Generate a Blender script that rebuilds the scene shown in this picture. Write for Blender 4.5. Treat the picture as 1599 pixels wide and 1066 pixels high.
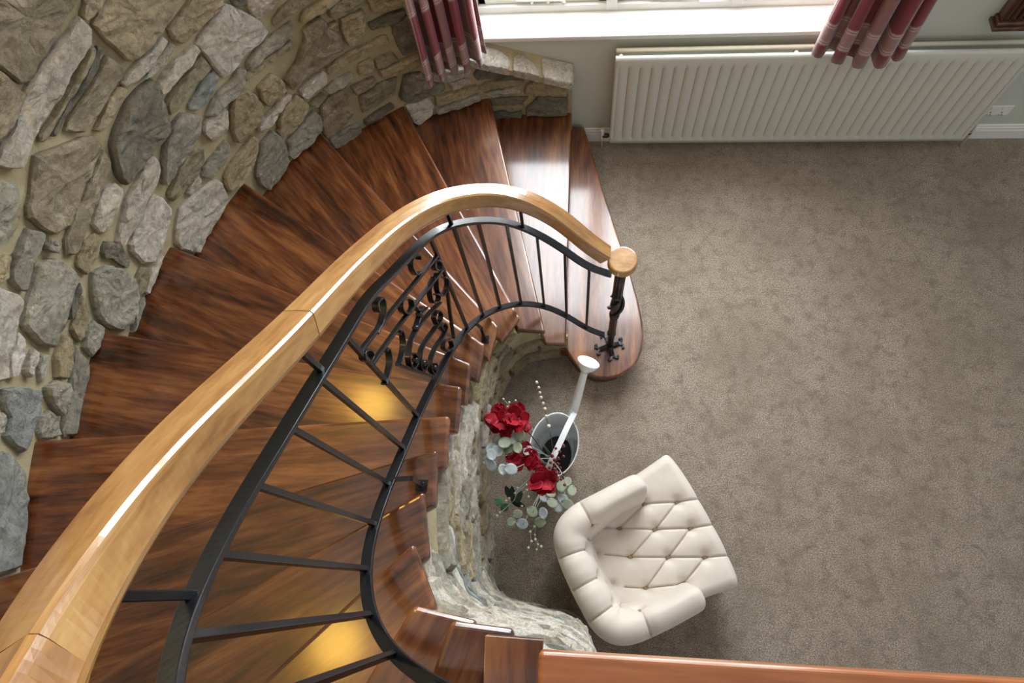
import bpy, bmesh, math, random
from mathutils import Vector, Matrix, noise as mnoise
for o in list(bpy.data.objects): bpy.data.objects.remove(o)
scene = bpy.context.scene
COL = scene.collection
random.seed(11)

# ------------------------------------------------------------------ camera
cam_data = bpy.data.cameras.new('camera'); cam = bpy.data.objects.new('camera', cam_data); COL.objects.link(cam)
cam_data.sensor_width = 36.0; cam_data.lens = 36.0*1040.0/1599.0; cam_data.clip_start = .02
cam.matrix_world = Matrix(((0.99476, -0.02253, 0.09969, 0), (0.05553, 0.93801, -0.34214, 0), (-0.08580, 0.34589, 0.93435, 3.825), (0, 0, 0, 1)))
scene.camera = cam
# ------------------------------------------------------------------ light
scene.view_settings.view_transform = 'Standard'; scene.view_settings.look = 'None'
scene.view_settings.gamma = 1.0; scene.view_settings.use_curve_mapping = False
scene.view_settings.exposure = 0.1
world = bpy.data.worlds.new('world'); scene.world = world; world.use_nodes = True
bg = world.node_tree.nodes['Background']; bg.inputs[0].default_value = (.93, .97, 1.0, 1); bg.inputs[1].default_value = .56
def area_light(name, loc, rot, sx, sy, power, col):
    l = bpy.data.lights.new(name, 'AREA'); l.shape = 'RECTANGLE'; l.size = sx; l.size_y = sy; l.energy = power; l.color = col
    o = bpy.data.objects.new(name, l); COL.objects.link(o); o.location = loc; o.rotation_euler = rot; return o
area_light('window_daylight', (.48, 3.30, 2.75), (math.radians(-90), 0, 0), 2.15, 3.6, 340, (.93, .97, 1.0))
LAMP_W = 14

# ------------------------------------------------------------------ helpers
def link(o, parent=None):
    COL.objects.link(o)
    if parent is not None:
        o.parent = parent
        t = parent.location.copy() if parent.parent is None else Vector((0, 0, 0))
        o.matrix_parent_inverse = Matrix.Translation(-t) if parent.type == 'EMPTY' else Matrix.Identity(4)
    return o
def mesh(name, V, F, mat, parent=None, smooth=False, M=None, uv=None):
    me = bpy.data.meshes.new(name); me.from_pydata([tuple(v) for v in V], [], F)
    bm = bmesh.new(); bm.from_mesh(me); bmesh.ops.recalc_face_normals(bm, faces=bm.faces); bm.to_mesh(me); bm.free()
    me.materials.append(mat)
    if smooth: me.polygons.foreach_set('use_smooth', [True]*len(me.polygons))
    if uv is not None:
        l = me.uv_layers.new(name='UVMap')
        for lp in me.loops: l.data[lp.index].uv = uv[lp.vertex_index]
    o = bpy.data.objects.new(name, me)
    if M is not None: o.matrix_basis = M
    return link(o, parent)
def thing(name, label, cat, loc=(0, 0, 0), group=None):
    o = bpy.data.objects.new(name, None); o.location = loc; o.empty_display_size = .1; COL.objects.link(o)
    return tag(o, label, cat, group)
def tag(o, label, cat=None, group=None):
    o['label'] = label
    if cat: o['category'] = cat
    if group: o['group'] = group
    return o
def structure(o, label=None):
    o['kind'] = 'structure'
    if label: o['label'] = label
    return o
class MB:
    def __init__(s): s.V = []; s.F = []; s.U = []
    def add(s, V, F, U=None):
        n = len(s.V); s.V += [Vector(v) for v in V]; s.F += [tuple(i+n for i in f) for f in F]
        s.U += U if U else [(0, 0)]*len(V); return s
    def box(s, a, b):
        x0, y0, z0 = a; x1, y1, z1 = b
        return s.add([(x0, y0, z0), (x1, y0, z0), (x1, y1, z0), (x0, y1, z0), (x0, y0, z1), (x1, y0, z1), (x1, y1, z1), (x0, y1, z1)],
                     [(0, 3, 2, 1), (4, 5, 6, 7), (0, 1, 5, 4), (1, 2, 6, 5), (2, 3, 7, 6), (3, 0, 4, 7)])
    def sweep(s, P, prof, up=(0, 0, 1), caps=True, scales=None):
        """profile: list of (side, up) offsets swept along points P, kept upright"""
        P = [Vector(p) for p in P]; n = len(prof); V = []; U = []; L = 0; up = Vector(up)
        for i, p in enumerate(P):
            t = (P[min(i+1, len(P)-1)]-P[max(i-1, 0)])
            if t.length < 1e-9: t = Vector((0, 0, 1))
            t.normalize(); u0 = up if abs(t.dot(up)) < .98 else Vector((1, 0, 0))
            side = t.cross(u0).normalized(); u = side.cross(t).normalized()
            if i: L += (p-P[i-1]).length
            k = scales[i] if scales else 1
            for j, (a, b) in enumerate(prof): V.append(p+side*a*k+u*b*k); U.append((L, j/n))
        F = [(i*n+j, i*n+(j+1) % n, (i+1)*n+(j+1) % n, (i+1)*n+j) for i in range(len(P)-1) for j in range(n)]
        if caps: F += [tuple(range(n-1, -1, -1)), tuple((len(P)-1)*n+j for j in range(n))]
        return s.add(V, F, U)
    def tube(s, P, r, n=8, scales=None, caps=True):
        return s.sweep(P, [(r*math.cos(2*math.pi*j/n), r*math.sin(2*math.pi*j/n)) for j in range(n)], scales=scales, caps=caps)
    def lathe(s, prof, c=(0, 0, 0), n=24, sx=1, sy=1, axis=None):
        V = []; m = len(prof)
        for (r, z) in prof:
            for j in range(n):
                a = 2*math.pi*j/n; V.append(Vector((r*sx*math.cos(a), r*sy*math.sin(a), z)))
        if axis is not None:
            q = Vector((0, 0, 1)).rotation_difference(Vector(axis)); V = [q @ v for v in V]
        V = [v+Vector(c) for v in V]
        F = [(i*n+j, i*n+(j+1) % n, (i+1)*n+(j+1) % n, (i+1)*n+j) for i in range(m-1) for j in range(n)]
        F += [tuple(range(n-1, -1, -1)), tuple((m-1)*n+j for j in range(n))]
        return s.add(V, F)
    def build(s, name, mat, parent=None, smooth=False, bevel=0, seg=2, uv=False, M=None):
        o = mesh(name, s.V, s.F, mat, parent, smooth, M, s.U if uv else None)
        if bevel:
            b = o.modifiers.new('bevel', 'BEVEL'); b.width = bevel; b.segments = seg; b.limit_method = 'ANGLE'; b.angle_limit = .7
        return o
def catmull(P, n=8):
    P = [Vector(p) for p in P]; Q = [2*P[0]-P[1]]+P+[2*P[-1]-P[-2]]; out = []
    for i in range(1, len(Q)-2):
        a, b, c, d = Q[i-1:i+3]
        for j in range(n):
            t = j/n; out.append(.5*((2*b)+(c-a)*t+(2*a-5*b+4*c-d)*t*t+(3*b-a-3*c+d)*t**3))
    return out+[P[-1]]
class Curve:                                    # plan curve with arc length
    def __init__(s, P, n=8):
        s.P = catmull([(p[0], p[1], 0) for p in P], n); s.S = [0]
        for a, b in zip(s.P, s.P[1:]): s.S.append(s.S[-1]+(b-a).length)
        s.L = s.S[-1]
    def _i(s, v):
        lo, hi = 0, len(s.S)-2
        while lo < hi:
            m = (lo+hi+1)//2
            if s.S[m] <= v: lo = m
            else: hi = m-1
        return lo
    def at(s, v):
        i = s._i(v); t = (v-s.S[i])/(s.S[i+1]-s.S[i]); return s.P[i].lerp(s.P[i+1], t)
    def tan(s, v): return (s.at(min(v+.03, s.L))-s.at(max(v-.03, 0))).normalized()
    def nearest(s, p):
        p = Vector((p[0], p[1], 0)); b = min(range(len(s.P)), key=lambda i: (s.P[i]-p).length_squared); return s.S[b]
def lerp(x, X, Y):
    if x <= X[0]: return Y[0]
    for a, b, c, d in zip(X, X[1:], Y, Y[1:]):
        if x <= b: return c+(d-c)*(x-a)/(b-a)
    return Y[-1]

# ------------------------------------------------------------------ materials
class NT:
    def __init__(s, name):
        s.m = bpy.data.materials.new(name); s.m.use_nodes = True; s.t = s.m.node_tree; s.b = s.t.nodes['Principled BSDF']
    def n(s, typ, **kw):
        x = s.t.nodes.new(typ)
        for k, v in kw.items():
            if k in x.inputs: x.inputs[k].default_value = v
            else: setattr(x, k, v)
        return x
    def l(s, a, b): s.t.links.new(a, b)
    def coord(s, out='Object', scale=(1, 1, 1), rot=(0, 0, 0)):
        c = s.n('ShaderNodeTexCoord'); m = s.n('ShaderNodeMapping'); m.inputs['Scale'].default_value = scale; m.inputs['Rotation'].default_value = rot
        s.l(c.outputs[out], m.inputs[0]); return m.outputs[0]
    def noise(s, vec, scale, detail=4, rough=.55, dist=0):
        x = s.n('ShaderNodeTexNoise'); x.inputs['Scale'].default_value = scale; x.inputs['Detail'].default_value = detail
        x.inputs['Roughness'].default_value = rough; x.inputs['Distortion'].default_value = dist
        if vec is not None: s.l(vec, x.inputs['Vector'])
        return x.outputs['Fac']
    def ramp(s, fac, stops):
        x = s.n('ShaderNodeValToRGB'); e = x.color_ramp.elements
        while len(e) < len(stops): e.new(.5)
        for q, (p, c) in zip(e, stops): q.position = p; q.color = tuple(c)+(1,) if len(c) == 3 else c
        s.l(fac, x.inputs[0]); return x.outputs[0]
    def mix(s, fac, a, b, mode='MIX'):
        x = s.n('ShaderNodeMix'); x.data_type = 'RGBA'; x.blend_type = mode
        for k, v in ((0, fac), (6, a), (7, b)):
            if hasattr(v, 'default_value') or hasattr(v, 'is_linked'): s.l(v, x.inputs[k])
            else: x.inputs[k].default_value = v if k == 0 else (tuple(v)+(1,))
        return x.outputs[2]
    def math(s, op, a, b=0):
        x = s.n('ShaderNodeMath'); x.operation = op
        for i, v in enumerate((a, b)):
            if hasattr(v, 'is_linked'): s.l(v, x.inputs[i])
            else: x.inputs[i].default_value = v
        return x.outputs[0]
    def bump(s, h, strength=.3, dist=.01, prev=None):
        x = s.n('ShaderNodeBump'); x.inputs['Strength'].default_value = strength; x.inputs['Distance'].default_value = dist
        s.l(h, x.inputs['Height'])
        if prev is not None: s.l(prev, x.inputs['Normal'])
        return x.outputs[0]
    def done(s, col=None, rough=.5, normal=None, metal=0, coat=0, coat_rough=.1, spec=.5, sheen=0):
        b = s.b
        if col is not None:
            if hasattr(col, 'is_linked'): s.l(col, b.inputs['Base Color'])
            else: b.inputs['Base Color'].default_value = tuple(col)+(1,)
        if hasattr(rough, 'is_linked'): s.l(rough, b.inputs['Roughness'])
        else: b.inputs['Roughness'].default_value = rough
        if normal is not None: s.l(normal, b.inputs['Normal'])
        b.inputs['Metallic'].default_value = metal; b.inputs['Coat Weight'].default_value = coat; b.inputs['Coat Roughness'].default_value = coat_rough
        b.inputs['Specular IOR Level'].default_value = spec; b.inputs['Sheen Weight'].default_value = sheen
        return s.m
def srgb(r, g, b):
    f = lambda c: (c/255/12.92 if c/255 <= .04045 else ((c/255+.055)/1.055)**2.4)
    return (f(r), f(g), f(b))
def scl(c, k): return tuple(min(1, x*k) for x in c)
def plain(name, col, rough=.5, metal=0, coat=0, spec=.5):
    return NT(name).done(col, rough, None, metal, coat, .1, spec)
def stone_mat(name, c, alt):
    t = NT(name); v = t.coord()
    n1 = t.noise(v, 8, 6, .65, .6); n2 = t.noise(v, 34, 8, .75, .8); n3 = t.noise(v, 120, 5, .75, .5)
    vo = t.n('ShaderNodeTexVoronoi'); vo.feature = 'DISTANCE_TO_EDGE'; vo.inputs['Scale'].default_value = 16
    dv = t.n('ShaderNodeVectorMath'); dv.operation = 'ADD'; nv = t.n('ShaderNodeTexNoise'); nv.inputs['Scale'].default_value = 9; sc = t.n('ShaderNodeVectorMath'); sc.operation = 'SCALE'; sc.inputs['Scale'].default_value = .16
    t.l(v, nv.inputs['Vector']); t.l(nv.outputs['Color'], sc.inputs[0]); t.l(v, dv.inputs[0]); t.l(sc.outputs[0], dv.inputs[1]); t.l(dv.outputs[0], vo.inputs['Vector'])
    crack = t.ramp(vo.outputs['Distance'], [(0, (0, 0, 0)), (.06, (1, 1, 1))])
    col = t.ramp(n1, [(.28, scl(c, .50)), (.42, scl(c, .92)), (.54, c), (.68, scl(alt, 1.12))])
    col = t.mix(t.ramp(n2, [(.34, (0, 0, 0)), (.56, (1, 1, 1))]), t.mix(.72, col, scl((c[0]*1.05, c[1]*.92, c[2]*.75), .36)), col)
    col = t.mix(t.math('MULTIPLY', t.ramp(n3, [(.55, (0, 0, 0)), (.72, (1, 1, 1))]), .45), col, scl(alt, 1.25))
    info = t.n('ShaderNodeObjectInfo')
    hv = t.n('ShaderNodeHueSaturation'); t.l(col, hv.inputs['Color']); t.l(t.math('ADD', t.math('MULTIPLY', info.outputs['Random'], .4), 1.08), hv.inputs['Value'])
    nb = t.bump(n1, .5, .05); nb = t.bump(n2, 1.0, .035, nb); nb = t.bump(crack, .25, .010, nb); nb = t.bump(n3, 1.0, .011, nb)
    return t.done(hv.outputs[0], t.math('ADD', t.math('MULTIPLY', n2, .3), .5), nb, spec=.4)
STONE = {
 'brown': stone_mat('stone_brown', srgb(176, 163, 136), srgb(198, 186, 160)),
 'tan': stone_mat('stone_tan', srgb(196, 180, 148), srgb(184, 172, 148)),
 'sand': stone_mat('stone_sand', srgb(198, 182, 146), srgb(176, 164, 134)),
 'olive': stone_mat('stone_olive', srgb(178, 168, 138), srgb(196, 184, 152)),
 'pale': stone_mat('stone_pale', srgb(220, 211, 194), srgb(206, 186, 154)),
 'white': stone_mat('stone_white', srgb(234, 228, 214), srgb(214, 203, 182)),
 'grey': stone_mat('stone_grey', srgb(184, 180, 163), srgb(202, 195, 174)),
 'dark': stone_mat('stone_dark', srgb(140, 136, 121), srgb(166, 157, 134)),
 'blue': stone_mat('stone_blue', srgb(170, 175, 171), srgb(190, 187, 172)),
}
def mortar_mat():
    t = NT('mortar'); v = t.coord(); n1 = t.noise(v, 9, 4); n2 = t.noise(v, 160, 5, .7)
    col = t.ramp(n1, [(.3, srgb(158, 146, 114)), (.7, srgb(180, 168, 135))])
    return t.done(col, .9, t.bump(n2, .5, .006, t.bump(n1, .3, .03)), spec=.2)
M_MORTAR = mortar_mat()
def wood_mat(name, dark, mid, light, scale=(1.1, 9, 9), coat=.5, rough=.34, coord='Object', wob=.5, vary=.5, croug=.16):
    t = NT(name); v = t.coord(coord, scale)
    w = t.n('ShaderNodeVectorMath'); w.operation = 'ADD'; info = t.n('ShaderNodeObjectInfo')
    mul = t.n('ShaderNodeVectorMath'); mul.operation = 'SCALE'; mul.inputs[0].default_value = (7, 13, 5); t.l(info.outputs['Random'], mul.inputs['Scale'])
    t.l(v, w.inputs[0]); t.l(mul.outputs[0], w.inputs[1]); v = w.outputs[0]
    n1 = t.noise(v, 1.3, 3, .5, wob); n2 = t.noise(v, 5.5, 5, .6, .3); n3 = t.noise(v, 26, 3, .6)
    f = t.math('ADD', t.math('MULTIPLY', n1, .55), t.math('MULTIPLY', n2, .45))
    col = t.ramp(f, [(.36, dark), (.5, mid), (.64, light)])
    hv = t.n('ShaderNodeHueSaturation'); t.l(col, hv.inputs['Color']); t.l(t.math('ADD', t.math('MULTIPLY', info.outputs['Random'], vary), 1-vary/2), hv.inputs['Value'])
    nb = t.bump(n3, .06, .004, t.bump(n1, .05, .02))
    t.b.inputs['Coat IOR'].default_value = 1.55
    return t.done(hv.outputs[0], rough, nb, coat=coat, coat_rough=croug, spec=.4)
M_TREAD = wood_mat('mahogany', srgb(46, 21, 10), srgb(97, 53, 27), srgb(134, 86, 48), coat=1.0, croug=.13)
M_RISER = wood_mat('mahogany_riser', srgb(52, 22, 12), srgb(92, 46, 24), srgb(120, 66, 36))
M_RAIL = wood_mat('handrail_wood', srgb(136, 92, 48), srgb(162, 118, 66), srgb(178, 138, 82), scale=(2.5, 6, 6), coord='UV', coat=.8, vary=.12, croug=.10, wob=.25)
M_LANDING = wood_mat('landing_wood', srgb(112, 58, 28), srgb(146, 84, 44), srgb(168, 104, 60))
M_DARKWOOD = wood_mat('dark_oak', srgb(44, 24, 16), srgb(74, 46, 32), srgb(98, 66, 46), scale=(9, 9, 1.2))
def iron_mat():
    t = NT('wrought_iron'); v = t.coord(); n = t.noise(v, 60, 4, .6)
    return t.done(srgb(17, 20, 24), .36, t.bump(n, .12, .004), metal=.0, coat=.35, coat_rough=.12, spec=.28)
M_IRON = iron_mat()
def carpet_mat():
    t = NT('carpet'); v = t.coord()
    a = t.noise(v, 2.6, 6, .68, .2); b = t.noise(v, 150, 5, .8); c = t.noise(v, 55, 4, .7, .8); d = t.noise(v, 14, 5, .7, .3)
    col = t.ramp(b, [(.36, srgb(92, 79, 63)), (.50, srgb(158, 144, 127)), (.66, srgb(216, 203, 188))])
    col = t.mix(t.ramp(d, [(.32, (.55, .55, .55)), (.52, (0, 0, 0))]), col, srgb(100, 88, 72))
    col = t.mix(t.math('MULTIPLY', t.ramp(a, [(.38, (1, 1, 1)), (.58, (0, 0, 0))]), .45), col, srgb(126, 114, 96))
    nb = t.bump(b, .8, .006, t.bump(c, .5, .008))
    return t.done(col, .95, nb, spec=.1, sheen=.15)
M_CARPET = carpet_mat()
def paint(name, c, r=.6):
    t = NT(name); v = t.coord(); n = t.noise(v, 90, 3); return t.done(c, r, t.bump(n, .04, .003), spec=.35)
M_WALL = paint('wall_paint', srgb(194, 198, 188)); M_WHITE = paint('white_gloss', srgb(226, 226, 220), .3); M_RAD = paint('radiator_enamel', srgb(204, 204, 195), .32)
M_PIPE = plain('painted_pipe', srgb(214, 208, 186), .35); M_BRASS = plain('brass', srgb(150, 128, 84), .35, 1.0); M_BLACKPL = plain('black_plastic', srgb(34, 32, 30), .4)
def fabric(name, c):
    t = NT(name); v = t.coord(); n = t.noise(v, 420, 2, .6); n2 = t.noise(v, 18, 3)
    return t.done(t.ramp(n2, [(.3, scl(c, .94)), (.7, c)]), .62, t.bump(n, .12, .002), spec=.35, sheen=.2)
M_CREAM = fabric('cream_upholstery', srgb(216, 206, 193)); M_BUTTON = fabric('button_fabric', srgb(146, 126, 102)); M_SEAM = plain('seam_shade', srgb(150, 132, 108), .8)
M_CANW = plain('white_enamel', srgb(232, 237, 240), .22, 0, .4); M_CANDISC = plain('dark_can_disc', srgb(58, 56, 52), .9)
def leafy(name, c, r=.5):
    t = NT(name); v = t.coord(); n = t.noise(v, 40, 3); i = t.n('ShaderNodeObjectInfo')
    col = t.ramp(n, [(.3, scl(c, .75)), (.7, c)]); hv = t.n('ShaderNodeHueSaturation'); t.l(col, hv.inputs['Color']); t.l(t.math('ADD', t.math('MULTIPLY', i.outputs['Random'], .5), .75), hv.inputs['Value'])
    return t.done(hv.outputs[0], r, spec=.3)
M_RED = leafy('red_petal', srgb(160, 16, 38)); M_EUC = leafy('eucalyptus', srgb(200, 211, 210)); M_EUCG = leafy('sage_leaf', srgb(172, 182, 158)); M_GREEN = leafy('green_leaf', srgb(88, 140, 104)); M_DKGREEN = leafy('dark_leaf', srgb(34, 52, 40))
M_BERRY = plain('burgundy_berry', srgb(112, 30, 42), .3); M_PEARL = plain('pearl_bud', srgb(222, 214, 196), .4); M_STEM = plain('stem', srgb(92, 74, 54), .7); M_STEMP = plain('pale_stem', srgb(176, 184, 172), .6)
def plaid_mat():
    t = NT('plaid_cloth'); uv = t.n('ShaderNodeTexCoord'); sp = t.n('ShaderNodeSeparateXYZ'); t.l(uv.outputs['UV'], sp.inputs[0])
    def band(o, per, lo, hi, off=0):
        x = t.math('FRACT', t.math('DIVIDE', t.math('ADD', o, off), per)); return t.math('MULTIPLY', t.math('GREATER_THAN', x, lo), t.math('LESS_THAN', x, hi))
    base = srgb(118, 42, 54); grey = srgb(164, 142, 136); line = srgb(204, 186, 176)
    col = t.mix(t.math('MULTIPLY', band(sp.outputs[1], .42, .26, .60, -.86), .55), base, grey)
    col = t.mix(t.math('MULTIPLY', band(sp.outputs[0], .34, .55, .90), .35), col, grey)
    for o, per, offs in ((sp.outputs[1], .42, (.28, .32, .53, .57)), (sp.outputs[0], .34, (.12, .16))):
        for k in offs: col = t.mix(t.math('MULTIPLY', band(o, per, k, k+.013, -.86 if per == .42 else 0), .6), col, line)
    n = t.noise(uv.outputs['UV'], 600, 2)
    return t.done(col, .6, t.bump(n, .1, .002), spec=.3, sheen=.3)
M_PLAID = plaid_mat()
def glass_mat():
    t = NT('window_glass'); nt = t.t; out = [x for x in nt.nodes if x.type == 'OUTPUT_MATERIAL'][0]
    tr = t.n('ShaderNodeBsdfTransparent'); gl = t.n('ShaderNodeBsdfGlossy'); gl.inputs['Roughness'].default_value = .02
    lw = t.n('ShaderNodeFresnel'); lw.inputs['IOR'].default_value = 1.45; mx = t.n('ShaderNodeMixShader')
    geo = t.n('ShaderNodeNewGeometry'); t.l(t.math('MULTIPLY', lw.outputs[0], t.math('SUBTRACT', 1.0, geo.outputs['Backfacing'])), mx.inputs[0]); t.l(tr.outputs[0], mx.inputs[1]); t.l(gl.outputs[0], mx.inputs[2]); t.l(mx.outputs[0], out.inputs[0]); return t.m
M_GLASS = glass_mat()
def emit(name, c, s):
    t = NT(name); t.b.inputs['Base Color'].default_value = tuple(c)+(1,); t.b.inputs['Emission Color'].default_value = tuple(c)+(1,); t.b.inputs['Emission Strength'].default_value = s; return t.m
M_LAMP = emit('lamp_glass', (1, .58, .10), 22)

R = .17                                       # riser height
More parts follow.
